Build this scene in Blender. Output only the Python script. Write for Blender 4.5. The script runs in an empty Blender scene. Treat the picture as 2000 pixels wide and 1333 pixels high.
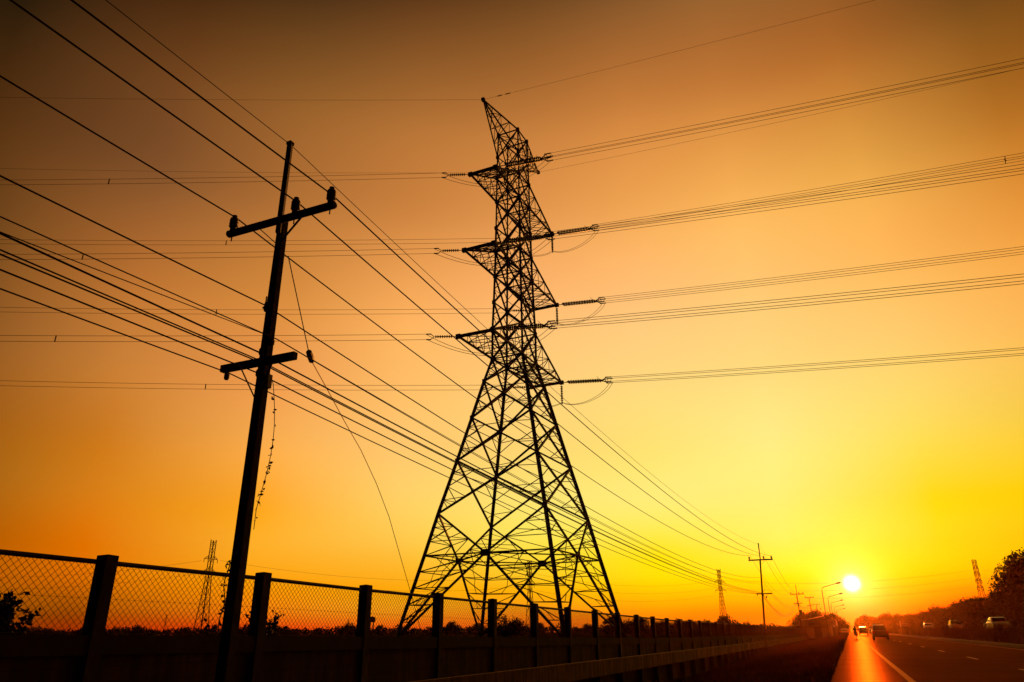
import bpy, bmesh, math, random
from math import sin, cos, radians, pi, atan2, sqrt
from mathutils import Vector, Matrix
random.seed(7)
SC = bpy.context.scene
COL = SC.collection

# ------------------------------------------------------------------ camera
PITCH, ROLL = radians(22.0174), radians(0.3783)
cam_d = bpy.data.cameras.new("camera"); cam = bpy.data.objects.new("camera", cam_d); COL.objects.link(cam)
cam_d.sensor_width = 36; cam_d.lens = 1407/2000*36
cam_d.clip_start = 0.1; cam_d.clip_end = 12000
_r, _u, _f = Vector((1,0,0)), Vector((0,-sin(PITCH),cos(PITCH))), Vector((0,cos(PITCH),sin(PITCH)))
_cx = cos(ROLL)*_r - sin(ROLL)*_u; _cy = sin(ROLL)*_r + cos(ROLL)*_u
cam.matrix_world = Matrix(((_cx.x,_cy.x,-_f.x,0),(_cx.y,_cy.y,-_f.y,0),(_cx.z,_cy.z,-_f.z,0),(0,0,0,1)))
SC.camera = cam
SC.view_settings.view_transform = 'Standard'; SC.view_settings.look = 'None'
SC.view_settings.exposure = 0; SC.view_settings.gamma = 1
SC.cycles.max_bounces = 4; SC.cycles.volume_bounces = 1

# ------------------------------------------------------------------ sky (world): evening gradient by compass direction and elevation
SUN_AZ, SUN_EL = radians(24.0), radians(2.98)
SUNV = Vector((sin(SUN_AZ)*cos(SUN_EL), cos(SUN_AZ)*cos(SUN_EL), sin(SUN_EL)))
PSI = [-80, -66, -54, -43, -33, -23, -13, -4, 6, 16, 30]
ELS = [0, 1.5, 3.5, 6, 9, 13, 18, 24, 31, 39, 48, 58]
SKY = [
 [[0.0481,0.0158,0.0],[0.035,0.022,0.0],[0.0169,0.0148,0.0],[0.0042,0.007,0.0],[0.0019,0.0046,0.0],[0.0026,0.0029,0.0],[0.0013,0.0013,0.0],[0.0,0.0,0.0],[0.0,0.0,0.0],[0.0,0.0,0.0],[0.0,0.0,0.0],[0.0,0.0,0.0]],
 [[0.1967,0.0417,0.0],[0.2144,0.0765,0.0],[0.2086,0.0579,0.0],[0.1143,0.0379,0.0008],[0.1271,0.0542,0.0047],[0.1642,0.0507,0.0041],[0.1543,0.0491,0.0067],[0.0963,0.0392,0.0069],[0.0854,0.0292,0.0049],[0.022,0.0105,0.0029],[0.0,0.0,0.0],[0.0,0.0,0.0]],
 [[0.3687,0.0228,0.0],[0.349,0.0711,0.0],[0.6994,0.1503,0.0],[0.7482,0.1723,0.0009],[0.6936,0.2087,0.0084],[0.6137,0.196,0.0142],[0.5886,0.2144,0.0376],[0.4932,0.1673,0.031],[0.2414,0.0887,0.024],[0.1533,0.0529,0.012],[0.0,0.0,0.0006],[0.0,0.0,0.0]],
 [[0.8533,0.0191,0.0005],[0.9505,0.2097,0.0034],[1.1638,0.3447,0.0024],[1.2883,0.4311,0.0219],[1.2127,0.3923,0.0188],[0.9805,0.4215,0.0714],[0.8598,0.3296,0.0763],[0.6997,0.2682,0.05],[0.4745,0.1743,0.0373],[0.2971,0.1126,0.023],[0.03,0.0129,0.0048],[0.0,0.0,0.0]],
 [[1.1631,0.0601,0.0044],[1.2399,0.353,0.0095],[1.2357,0.4181,0.008],[1.2387,0.5446,0.0568],[1.0782,0.6314,0.1199],[1.0234,0.5839,0.1547],[1.0415,0.5213,0.1372],[0.9704,0.4352,0.1111],[0.6549,0.2507,0.057],[0.4296,0.1607,0.0342],[0.0871,0.0305,0.0076],[0.0,0.0,0.0]],
 [[1.0658,0.1114,0.006],[1.0367,0.3083,0.0064],[1.0706,0.5333,0.0102],[1.1925,0.7603,0.0676],[1.0415,0.7939,0.1581],[1.0025,0.6885,0.1684],[1.0295,0.6236,0.1865],[1.0281,0.5107,0.1676],[0.7997,0.3308,0.0868],[0.5117,0.1899,0.0417],[0.1291,0.0496,0.0114],[0.0009,0.0015,0.0013]],
 [[1.0237,0.1655,0.0043],[0.9926,0.3522,0.0003],[1.0022,0.7221,0.0],[1.0218,0.8121,0.0309],[1.008,0.8541,0.1833],[0.9978,0.7759,0.1743],[0.9994,0.6949,0.2065],[1.0529,0.564,0.1925],[0.8986,0.4052,0.0991],[0.61,0.2244,0.0472],[0.1734,0.0699,0.0187],[0.0058,0.005,0.0034]],
 [[1.0272,0.1268,0.0017],[0.9957,0.2122,0.0],[0.9956,0.7106,0.0],[0.9971,0.8381,0.1091],[1.0017,0.8554,0.1823],[0.9934,0.8504,0.2341],[0.9974,0.7216,0.2122],[1.0774,0.5949,0.1779],[0.9699,0.4664,0.1039],[0.588,0.2147,0.0425],[0.2211,0.0942,0.0247],[0.0106,0.0093,0.0057]],
 [[1.0544,0.044,0.0],[1.0103,0.0761,0.0],[1.0,0.5385,0.0],[1.0007,0.6785,0.0093],[1.003,0.6887,0.0175],[0.9504,0.7238,0.1071],[0.997,0.6435,0.1582],[1.0413,0.5133,0.117],[0.8501,0.4009,0.0715],[0.4772,0.1616,0.0262],[0.1818,0.0871,0.0226],[0.0074,0.0088,0.0061]],
 [[1.1006,0.0298,0.0],[1.0437,0.1042,0.0],[1.0106,0.3503,0.0],[0.9937,0.4712,0.0],[0.972,0.5573,0.0046],[0.8789,0.5213,0.0421],[0.9517,0.4622,0.0771],[0.8731,0.3489,0.0505],[0.5278,0.1894,0.0216],[0.2059,0.0768,0.0114],[0.0544,0.0283,0.0094],[0.0,0.0014,0.0028]],
 [[1.1682,0.0206,0.0],[1.0883,0.0678,0.0],[1.0184,0.1638,0.0],[0.9561,0.257,0.0],[0.8853,0.3079,0.0],[0.7928,0.2931,0.0037],[0.7114,0.2332,0.0107],[0.5249,0.1468,0.008],[0.2418,0.061,0.0024],[0.046,0.0116,0.0],[0.0006,0.0,0.0],[0.0,0.0,0.0]],]

world = bpy.data.worlds.new("World"); SC.world = world; world.use_nodes = True
nt = world.node_tree; nt.nodes.clear()
def N(t, **k):
    n = nt.nodes.new(t)
    for a, b in k.items(): setattr(n, a, b)
    return n
def M(op, a, b=None, c=None, clamp=False):
    n = N('ShaderNodeMath', operation=op, use_clamp=clamp)
    for i, v in enumerate((a, b, c)):
        if v is None: continue
        if isinstance(v, (int, float)): n.inputs[i].default_value = v
        else: nt.links.new(v, n.inputs[i])
    return n.outputs[0]
tc = N('ShaderNodeTexCoord'); nv = N('ShaderNodeVectorMath', operation='NORMALIZE'); nt.links.new(tc.outputs['Generated'], nv.inputs[0])
sep = N('ShaderNodeSeparateXYZ'); nt.links.new(nv.outputs[0], sep.inputs[0])
el = M('MULTIPLY', M('ARCSINE', sep.outputs[2]), 180/pi)
psi = M('SUBTRACT', M('MULTIPLY', M('ARCTAN2', sep.outputs[0], sep.outputs[1]), 180/pi), 24.0)
elf = M('DIVIDE', el, ELS[-1]+14.0, clamp=True)
def ramp(cols, tail=0.1):
    r = N('ShaderNodeValToRGB'); nt.links.new(elf, r.inputs[0]); e = r.color_ramp; e.interpolation = 'CARDINAL'
    pts = [(ELS[i]/(ELS[-1]+14.0), c) for i, c in enumerate(cols)] + [(1.0, [v*tail for v in cols[-1]])]
    while len(e.elements) < len(pts): e.elements.new(0.5)
    for i, (p, c) in enumerate(pts): e.elements[i].position = p; e.elements[i].color = (*c, 1)
    return r.outputs[0]
DARK = [[0.004,0.0006,0.0003]]*len(ELS)
cols = [DARK] + SKY + [[[v[0]*0.07, v[1]*0.03, v[2]*0.02] for v in SKY[-1]], DARK]
ps = [-130] + PSI + [62, 120]
cur = ramp(cols[0])
for i in range(1, len(ps)):
    mr = N('ShaderNodeMapRange'); mr.interpolation_type = 'LINEAR'
    nt.links.new(psi, mr.inputs[0]); mr.inputs[1].default_value = ps[i-1]; mr.inputs[2].default_value = ps[i]
    mx = N('ShaderNodeMix', data_type='RGBA'); nt.links.new(mr.outputs[0], mx.inputs[0])
    nt.links.new(cur, mx.inputs[6]); nt.links.new(ramp(cols[i]), mx.inputs[7]); cur = mx.outputs[2]
# aureole and disc of the low sun
dt = N('ShaderNodeVectorMath', operation='DOT_PRODUCT'); nt.links.new(nv.outputs[0], dt.inputs[0]); dt.inputs[1].default_value = SUNV
gam = M('MULTIPLY', M('ARCCOSINE', M('MINIMUM', dt.outputs['Value'], 1.0)), 180/pi)
def glow(scale, col, p=1.0):
    e = M('EXPONENT', M('MULTIPLY', M('POWER', M('DIVIDE', gam, scale), p), -1.0))
    m = N('ShaderNodeVectorMath', operation='SCALE'); m.inputs[0].default_value = col; nt.links.new(e, m.inputs['Scale']); return m.outputs[0]
def add(a, b):
    m = N('ShaderNodeVectorMath', operation='ADD'); nt.links.new(a, m.inputs[0]); nt.links.new(b, m.inputs[1]); return m.outputs[0]
cur = add(cur, glow(0.42, (5.0, 4.4, 3.2), 2.6))
cur = add(cur, glow(1.2, (0.5, 0.70, 0.28), 1.4))
cur = add(cur, glow(3.2, (0.1, 0.17, 0.0), 1.1))
skyt = N('ShaderNodeTexSky'); skyt.sky_type = 'NISHITA'; skyt.sun_disc = False
skyt.sun_elevation = SUN_EL; skyt.sun_rotation = SUN_AZ; skyt.dust_density = 6
tint = N('ShaderNodeVectorMath', operation='MULTIPLY'); nt.links.new(skyt.outputs[0], tint.inputs[0]); tint.inputs[1].default_value = (0.003, 0.0006, 0.0)
cur = add(cur, tint.outputs[0])
bg = N('ShaderNodeBackground'); nt.links.new(cur, bg.inputs[0]); bg.inputs[1].default_value = 1.0
wo = N('ShaderNodeOutputWorld'); nt.links.new(bg.outputs[0], wo.inputs[0])

# ------------------------------------------------------------------ sun
sl = bpy.data.lights.new("sun", 'SUN'); sl.energy = 3.2; sl.angle = radians(0.6); sl.color = (1.0, 0.27, 0.03)
so = bpy.data.objects.new("sun", sl); COL.objects.link(so); so.rotation_euler = SUNV.to_track_quat('Z', 'Y').to_euler()

# ------------------------------------------------------------------ helpers
class MB:
    def __init__(s): s.v = []; s.f = []
    def add(s, vs, fs):
        o = len(s.v); s.v += [tuple(v) for v in vs]; s.f += [tuple(i+o for i in f) for f in fs]
    def beam(s, a, b, w, h=None, up=(0,0,1)):
        a, b = Vector(a), Vector(b); h = h or w; d = (b-a)
        if d.length < 1e-6: return
        d.normalize(); up = Vector(up)
        if abs(d.dot(up)) > .98: up = Vector((1,0,0))
        x = d.cross(up).normalized()*w/2; y = x.cross(d).normalized()*h/2
        vs = [p+i*x+j*y for p in (a, b) for i, j in ((-1,-1),(1,-1),(1,1),(-1,1))]
        s.add(vs, [(0,1,2,3),(7,6,5,4),(0,4,5,1),(1,5,6,2),(2,6,7,3),(3,7,4,0)])
    def tri(s, a, b, w):          # light three-sided rod
        a, b = Vector(a), Vector(b); d = (b-a).normalized(); up = Vector((0,0,1)) if abs(d.z) < .95 else Vector((1,0,0))
        x = d.cross(up).normalized(); y = x.cross(d)
        vs = [p+(x*cos(q)+y*sin(q))*w for p in (a, b) for q in (0, 2.094, 4.189)]
        s.add(vs, [(0,1,4,3),(1,2,5,4),(2,0,3,5)])
    def box(s, c, sx, sy, sz, ax=None):
        c = Vector(c); X, Y, Z = ax or (Vector((1,0,0)), Vector((0,1,0)), Vector((0,0,1)))
        vs = [c+X*(i*sx/2)+Y*(j*sy/2)+Z*(k*sz/2) for k in (-1,1) for i, j in ((-1,-1),(1,-1),(1,1),(-1,1))]
        s.add(vs, [(3,2,1,0),(4,5,6,7),(0,1,5,4),(1,2,6,5),(2,3,7,6),(3,0,4,7)])
    def tube(s, pts, r, n=6, closed=False):
        pts = [Vector(p) for p in pts]; m = len(pts); o = len(s.v)
        for i, p in enumerate(pts):
            d = (pts[min(i+1, m-1)]-pts[max(i-1, 0)]).normalized(); up = Vector((0,0,1)) if abs(d.z) < .95 else Vector((1,0,0))
            x = d.cross(up).normalized(); y = x.cross(d); rr = r[i] if isinstance(r, (list, tuple)) else r
            s.v += [tuple(p+(x*cos(2*pi*k/n)+y*sin(2*pi*k/n))*rr) for k in range(n)]
        for i in range(m-1):
            for k in range(n):
                s.f.append((o+i*n+k, o+i*n+(k+1)%n, o+(i+1)*n+(k+1)%n, o+(i+1)*n+k))
        s.f.append(tuple(o+k for k in reversed(range(n)))); s.f.append(tuple(o+(m-1)*n+k for k in range(n)))
    def prism(s, poly, y0, y1, inset=None):   # side profile (x,z) extruded along y; inset = y shrink of vertices above a height
        n = len(poly); g = lambda z: 0 if not inset or z < inset[0] else (z-inset[0])*inset[1]
        vs = [(x, y0+g(z), z) for x, z in poly]+[(x, y1-g(z), z) for x, z in poly]
        s.add(vs, [tuple(range(n)), tuple(reversed(range(n, 2*n)))]+[(i, i+n, (i+1)%n+n, (i+1)%n) for i in range(n)])
    def obj(s, name, mat, parent=None, smooth=False):
        me = bpy.data.meshes.new(name); me.from_pydata(s.v, [], s.f); me.materials.append(mat)
        if smooth: me.polygons.foreach_set('use_smooth', [True]*len(me.polygons))
        bm = bmesh.new(); bm.from_mesh(me); bmesh.ops.recalc_face_normals(bm, faces=bm.faces); bm.to_mesh(me); bm.free()
        o = bpy.data.objects.new(name, me); COL.objects.link(o)
        if parent: o.parent = parent; o.matrix_parent_inverse = Matrix.Translation(-parent.location) if parent.get('_w') else Matrix()
        return o
def tag(o, label, cat, group=None, kind=None):
    o['label'] = label; o['category'] = cat
    if group: o['group'] = group
    if kind: o['kind'] = kind
    return o
def thing(name, label, cat, group=None, loc=(0,0,0), rz=0):
    o = bpy.data.objects.new(name, None); COL.objects.link(o); o.location = loc; o.rotation_euler = (0,0,rz); o.empty_display_size = .2
    return tag(o, label, cat, group)
def wthing(name, label, cat, group=None, loc=(0,0,0)):   # parts are written in world coordinates
    o = thing(name, label, cat, group, loc); o['_w'] = 1; return o
def struct(o): o['kind'] = 'structure'; return o
def dup(src, label, loc, rz=0, s=1.0, group=None):
    def cp(o, par):
        c = o.copy(); COL.objects.link(c)
        if par: c.parent = par
        for ch in [x for x in KIDS.get(o.name, [])]: cp(ch, c)
        return c
    c = cp(src, None); c.location = loc; c.rotation_euler = (0,0,rz); c.scale = (s,s,s) if not isinstance(s, tuple) else s; c['label'] = label
    if group: c['group'] = group
    return c
KIDS = {}
def index_kids(root):
    KIDS[root.name] = list(root.children)
    for c in root.children: index_kids(c)

def mat(name, col, rough=.8, metal=0, var=.25, scale=6, bump=0, col2=None, spec=.5, obj=True):
    m = bpy.data.materials.new(name); m.use_nodes = True; t = m.node_tree; b = t.nodes['Principled BSDF']
    b.inputs['Roughness'].default_value = rough; b.inputs['Metallic'].default_value = metal; b.inputs['Specular IOR Level'].default_value = spec
    c = t.nodes.new('ShaderNodeTexCoord'); n = t.nodes.new('ShaderNodeTexNoise'); n.inputs['Scale'].default_value = scale; n.inputs['Detail'].default_value = 6
    t.links.new(c.outputs['Object'], n.inputs['Vector'])
    r = t.nodes.new('ShaderNodeValToRGB'); c2 = col2 or tuple(v*(1-var) for v in col); c1 = col if col2 else tuple(min(1, v*(1+var)) for v in col)
    r.color_ramp.elements[0].position = .35; r.color_ramp.elements[1].position = .65
    r.color_ramp.elements[0].color = (*c2, 1); r.color_ramp.elements[1].color = (*c1, 1)
    t.links.new(n.outputs[0], r.inputs[0]); t.links.new(r.outputs[0], b.inputs['Base Color'])
    if bump:
        bp = t.nodes.new('ShaderNodeBump'); bp.inputs['Strength'].default_value = bump; bp.inputs['Distance'].default_value = .05
        t.links.new(n.outputs[0], bp.inputs['Height']); t.links.new(bp.outputs[0], b.inputs['Normal'])
    return m
def wallmat(name, col, dark, brick):
    m = mat(name, col, .9, var=.3, scale=1.3, bump=.3); t = m.node_tree; b = t.nodes['Principled BSDF']
    base = b.inputs['Base Color'].links[0].from_socket
    c = t.nodes.new('ShaderNodeTexCoord'); st = t.nodes.new('ShaderNodeTexNoise'); mp = t.nodes.new('ShaderNodeMapping'); mp.inputs['Scale'].default_value = (5, 5, .35)
    t.links.new(c.outputs['Object'], mp.inputs[0]); t.links.new(mp.outputs[0], st.inputs['Vector']); st.inputs['Scale'].default_value = 1.0; st.inputs['Detail'].default_value = 5
    rr = t.nodes.new('ShaderNodeValToRGB'); rr.color_ramp.elements[0].position = .42; rr.color_ramp.elements[1].position = .62
    rr.color_ramp.elements[0].color = (*dark, 1); rr.color_ramp.elements[1].color = (1,1,1,1); t.links.new(st.outputs[0], rr.inputs[0])
    mx = t.nodes.new('ShaderNodeMix'); mx.data_type = 'RGBA'; mx.blend_type = 'MULTIPLY'; mx.inputs[0].default_value = 1
    t.links.new(base, mx.inputs[6]); t.links.new(rr.outputs[0], mx.inputs[7]); out = mx.outputs[2]
    if brick:
        sp = t.nodes.new('ShaderNodeSeparateXYZ'); t.links.new(c.outputs['Object'], sp.inputs[0]); cb = t.nodes.new('ShaderNodeCombineXYZ')
        t.links.new(sp.outputs[1], cb.inputs[0]); t.links.new(sp.outputs[2], cb.inputs[1])
        bk = t.nodes.new('ShaderNodeTexBrick'); t.links.new(cb.outputs[0], bk.inputs['Vector']); bk.inputs['Scale'].default_value = 1
        bk.inputs['Brick Width'].default_value = .39; bk.inputs['Row Height'].default_value = .19; bk.inputs['Mortar Size'].default_value = .008
        bk.inputs['Color1'].default_value = (1,1,1,1); bk.inputs['Color2'].default_value = (.7,.7,.7,1); bk.inputs['Mortar'].default_value = (.35,.35,.35,1)
        m2 = t.nodes.new('ShaderNodeMix'); m2.data_type = 'RGBA'; m2.blend_type = 'MULTIPLY'; m2.inputs[0].default_value = .8
        t.links.new(out, m2.inputs[6]); t.links.new(bk.outputs[0], m2.inputs[7]); out = m2.outputs[2]
    t.links.new(out, b.inputs['Base Color']); return m

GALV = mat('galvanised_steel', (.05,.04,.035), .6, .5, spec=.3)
CABLE = mat('cable_sheath', (.035,.03,.03), .7, 0, spec=.2)
ALU = mat('aluminium_strand', (.16,.15,.14), .55, .6, spec=.3)
PORC = mat('brown_porcelain', (.06,.03,.02), .35, 0)
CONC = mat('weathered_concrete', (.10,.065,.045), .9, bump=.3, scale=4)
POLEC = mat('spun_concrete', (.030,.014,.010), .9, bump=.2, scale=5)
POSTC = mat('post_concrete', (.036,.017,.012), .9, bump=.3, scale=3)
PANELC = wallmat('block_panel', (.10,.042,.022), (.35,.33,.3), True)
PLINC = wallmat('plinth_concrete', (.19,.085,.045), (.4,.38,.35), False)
MESHW = mat('rusty_chain_link', (.07,.045,.03), .7, .3, spec=.2)
PIPE = mat('rusty_pipe', (.04,.02,.014), .7, .2, scale=20, spec=.3)
LEAF = mat('leaf', (.035,.03,.012), .8, var=.5, scale=.6, spec=.2)
LEAFD = mat('leaf_dark', (.022,.018,.008), .8, var=.4, scale=.8, spec=.2)
BARK = mat('bark', (.08,.06,.045), .95, bump=.5)
SOIL = mat('dry_verge_soil', (.035,.02,.012), 1, scale=.8, bump=.5, spec=.1)
FIELD = mat('field_ground', (.03,.02,.01), 1, scale=.05, spec=.1)
GRASS = mat('dry_grass', (.075,.036,.014), .9, var=.5, scale=.5, spec=.15)
RUBBER = mat('tyre_rubber', (.02,.02,.02), .85)
GLASS = mat('car_glass', (.02,.022,.025), .08, 0, var=.05)
CHROME = mat('wheel_rim', (.4,.4,.4), .35, .9)
RED = mat('tail_lamp', (.35,.02,.01), .25)
LAMPG = mat('head_lamp', (.7,.7,.65), .15)
def paint(n, c): return mat(n, c, .28, .1, var=.06, scale=2)
SHIRT = mat('dark_jacket', (.03,.025,.03), .9); SKIN = mat('skin', (.25,.13,.08), .6)
TINR = mat('tin_roof', (.20,.17,.15), .5, .5, scale=2); WALLP = mat('shop_wall', (.14,.10,.07), .8, scale=1)
FLUO = bpy.data.materials.new('bulb_glow'); FLUO.use_nodes = True
_b = FLUO.node_tree.nodes['Principled BSDF']; _b.inputs['Base Color'].default_value = (.8,.7,.5,1); _b.inputs['Emission Color'].default_value = (1,.75,.4,1); _b.inputs['Emission Strength'].default_value = 1.6

TH = radians(23.4); T = Vector((sin(TH), cos(TH), 0)); NR = Vector((cos(TH), -sin(TH), 0)); UP = Vector((0,0,1))
def R(lat, t, z=0): return NR*lat + T*t + UP*z
RZ = -TH                       # objects modelled with +Y ahead along the road
# wall line in plan
W0 = Vector((-5.4645, 10.079, 0)); TW = Vector((sin(.41877), cos(.41877), 0)); NW = Vector((cos(.41877), -sin(.41877), 0))
def WP(t, off=0, z=0): return W0 + TW*t + NW*off + UP*z

# ------------------------------------------------------------------ ground, road
def lerp(a, b, k): return a+(b-a)*max(0, min(1, k))
def gz(lat, t):
    """ground level across the road: retained field, ditch verge, road bed, median, far carriageway"""
    wl = -9.09-(t*0.0 if t < 0 else 0) 
    far = max(0, min(1, (t-165)/40))
    field = lerp(-.55, -1.2, (t-150)/120)
    verge = lambda l: (-2.35 if l < -7.5 else lerp(-2.35, -1.75, (l+7.5)/3) if l < -4.5 else lerp(-1.75, -1.20, (l+4.5)/3.7))
    rd = -1.20
    med = -1.2 if lat < 9.9 else lerp(-1.0, -.3, (lat-9.9)/3.2)
    if lat < -9.0: z = field
    elif lat < -.75: z = lerp(verge(lat), lerp(-1.35, -1.2, (lat+9)/8), far)
    elif lat < 9.9: z = rd
    elif lat < 13.1: z = med
    elif lat < 21: z = -.22
    else: z = lerp(-.22, -.6, (lat-21)/6)
    return z
lats = [-3000,-1200,-500,-200,-80,-30,-12,-9.03,-8.97,-8.2,-7.5,-6.8,-6,-5.2,-4.5,-3.8,-3,-2.4,-1.8,-1.2,-.76,-.74,9.85,9.95,10.6,11.3,12,12.6,13.1,13.2,20.9,21.2,24,27,60,200,600,1500,3000]
ts = [-120,-60,-30,-15,-8]+[i*1.5 for i in range(-4, 40)]+[60+i*6 for i in range(0, 30)]+[250,300,360,450,600,900,1500,2500,4500,7000]
g = MB(); nl = len(lats)
for t in ts:
    for l in lats:
        z = gz(l, t)
        if -8.3 < l < -.8: z += random.uniform(-.05, .05)
        g.v.append(tuple(R(l, t, z)))
for i in range(len(ts)-1):
    for j in range(nl-1): g.f.append((i*nl+j, i*nl+j+1, (i+1)*nl+j+1, (i+1)*nl+j))
struct(g.obj('ground', SOIL))

def strip(name, l0, l1, t0, t1, z, m, seg=None):
    s = MB(); n = seg or 1
    for i in range(n+1):
        t = t0+(t1-t0)*(i/n)**2 if n > 1 else (t0, t1)[i]
        s.v += [tuple(R(l0, t, z)), tuple(R(l1, t, z))]
    s.f = [(2*i, 2*i+1, 2*i+3, 2*i+2) for i in range(n)]
    return s.obj(name, m)
ASPH = mat('asphalt', (.034,.015,.009), .55, scale=.35, var=.3, bump=0, spec=.09)
_t = ASPH.node_tree; _n = _t.nodes.new('ShaderNodeTexNoise'); _n.inputs['Scale'].default_value = 22; _c = _t.nodes.new('ShaderNodeTexCoord'); _t.links.new(_c.outputs['Object'], _n.inputs['Vector'])
_bp = _t.nodes.new('ShaderNodeBump'); _bp.inputs['Strength'].default_value = .6; _bp.inputs['Distance'].default_value = .01
_t.links.new(_n.outputs[0], _bp.inputs['Height']); _t.links.new(_bp.outputs[0], _t.nodes['Principled BSDF'].inputs['Normal'])
def matte_sheen(m, fac, rough, tint):
    t = m.node_tree; p = t.nodes['Principled BSDF']; base = p.inputs['Base Color'].links[0].from_socket; nr = p.inputs['Normal'].links
    d = t.nodes.new('ShaderNodeBsdfDiffuse'); g_ = t.nodes.new('ShaderNodeBsdfGlossy'); g_.inputs['Roughness'].default_value = rough; g_.inputs['Color'].default_value = (*tint, 1)
    t.links.new(base, d.inputs['Color']); mx = t.nodes.new('ShaderNodeMixShader'); mx.inputs[0].default_value = fac
    if nr: t.links.new(nr[0].from_socket, d.inputs['Normal']); t.links.new(nr[0].from_socket, g_.inputs['Normal'])
    t.links.new(d.outputs[0], mx.inputs[1]); t.links.new(g_.outputs[0], mx.inputs[2]); t.links.new(mx.outputs[0], t.nodes['Material Output'].inputs['Surface'])
matte_sheen(ASPH, .043, .34, (1.0, .26, .06)); matte_sheen(SOIL, .004, .8, (1, .4, .15))
WLINE = mat('road_paint', (.45,.28,.15), .6, var=.15, scale=8)
ROAD_Z = -1.15
matte_sheen(WLINE, .10, .5, (1.0, .45, .14))
struct(strip('road', -.62, 9.75, -20, 1600, ROAD_Z, ASPH, 60))
struct(strip('far_carriageway_road', 13.4, 20.6, -40, 1600, -.17, ASPH, 40))
mk = MB()
def mstrip(l0, l1, t0, t1, z=ROAD_Z+.005, n=1):
    for i in range(n):
        a, b = t0+(t1-t0)*i/n, t0+(t1-t0)*(i+1)/n
        mk.add([R(l0, a, z), R(l1, a, z), R(l1, b, z), R(l0, b, z)], [(0,1,2,3)])
mstrip(1.08, 1.24, -20, 800, n=8); mstrip(9.12, 9.27, -20, 800, n=8)
for t in [27.0, 38.9, 51.2, 63.7, 76.7, 90.8]+[103+13*i for i in range(30)]:
    mstrip(4.55, 4.68, t-1.6, t+1.6)
for t in range(-10, 600, 12): mstrip(16.95, 17.07, t, t+3, z=-.165)
struct(mk.obj('road_markings', WLINE))
k = MB(); k.beam(R(9.95, -20, -1.06), R(9.95, 900, -1.06), .2, .26); struct(k.obj('kerb', CONC))

# ------------------------------------------------------------------ boundary wall with chain-link fence
def zc(t):                     # level of the coping
    return -0.0101*t + .00 if t < 33 else lerp(-.333, -.62, (t-33)/110)
def zr(t): return zc(t)+.88+(.02 if t < 5 else 0)
ZP, ZB = -.97, -1.50
wall = wthing('boundary_wall', 'long dark concrete retaining wall topped with chain-link fence beside the verge', 'wall', loc=tuple(WP(0, 0, -2.4)))
BAYS = list(range(-3, 51))
for i in BAYS:
    t = 3.0*i; p = MB(); zt = zr(t)+.09
    p.box(WP(t, .0, (zt+ZP)/2), .20, .18, zt-ZP, (NW, TW, UP))
    c0 = WP(t, 0, zt)
    p.add([c0+NW*a+TW*b+UP*h for a, b, h in ((-.10,-.09,.002),(.10,-.09,.002),(.10,.09,.002),(-.10,.09,.002),(0,0,.02))], [(0,1,4),(1,2,4),(2,3,4),(3,0,4)])
    p.box(WP(t, -.02, (ZB-2.6)/2), .30, .26, (-ZB-2.6)*-1, (NW, TW, UP))
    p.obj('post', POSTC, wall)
def longbox(t0, t1, z0f, z1f, w, off, n):
    b = MB()
    for i in range(n):
        a, c = t0+(t1-t0)*i/n, t0+(t1-t0)*(i+1)/n
        vs = [WP(tt, off+s*w/2, z) for tt in (a, c) for s in (-1, 1) for z in (z0f(tt), z1f(tt))]
        b.add(vs, [(0,1,3,2),(4,6,7,5),(0,4,5,1),(2,3,7,6),(0,2,6,4),(1,5,7,3)])
    return b
TA, TB = -9.3, 150.3
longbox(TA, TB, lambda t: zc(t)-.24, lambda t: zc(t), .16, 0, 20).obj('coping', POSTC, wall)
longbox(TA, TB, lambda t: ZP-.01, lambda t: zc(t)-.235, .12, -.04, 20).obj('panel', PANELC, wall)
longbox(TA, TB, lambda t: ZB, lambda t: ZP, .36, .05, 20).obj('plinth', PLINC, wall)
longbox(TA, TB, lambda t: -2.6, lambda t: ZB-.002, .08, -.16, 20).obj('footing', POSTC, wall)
rl = MB(); rl.tube([WP(t, 0, zr(t)) for t in [TA]+[3*i for i in BAYS if i > -3]], .032, 8); rl.obj('rail', PIPE, wall)
for i in BAYS[:-1]:
    t0 = 3*i+.10; L = 2.8; m = MB(); st = .098 if i < 12 else .14 if i < 24 else .28; w = .0036 if i < 12 else .006
    hgt = zr(t0)-zc(t0)-.02
    def pt(x, h):
        tt = t0+x; k = h/hgt
        return WP(tt, .0, lerp(zc(tt)+.01, zr(tt)-.02, k))
    s = -hgt
    while s < L:
        a0, a1 = max(0, s), min(L, s+hgt)
        if a1 > a0:
            m.tri(pt(a0, a0-s), pt(a1, a1-s), w)
            m.tri(pt(a0, hgt-(a0-s)), pt(a1, hgt-(a1-s)), w)
        s += st
    m.tri(pt(0, .01), pt(L, .01), w*1.3); m.tri(pt(0, hgt/2), pt(L, hgt/2), w*.6)
    m.obj('mesh_panel', MESHW, wall)

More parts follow.
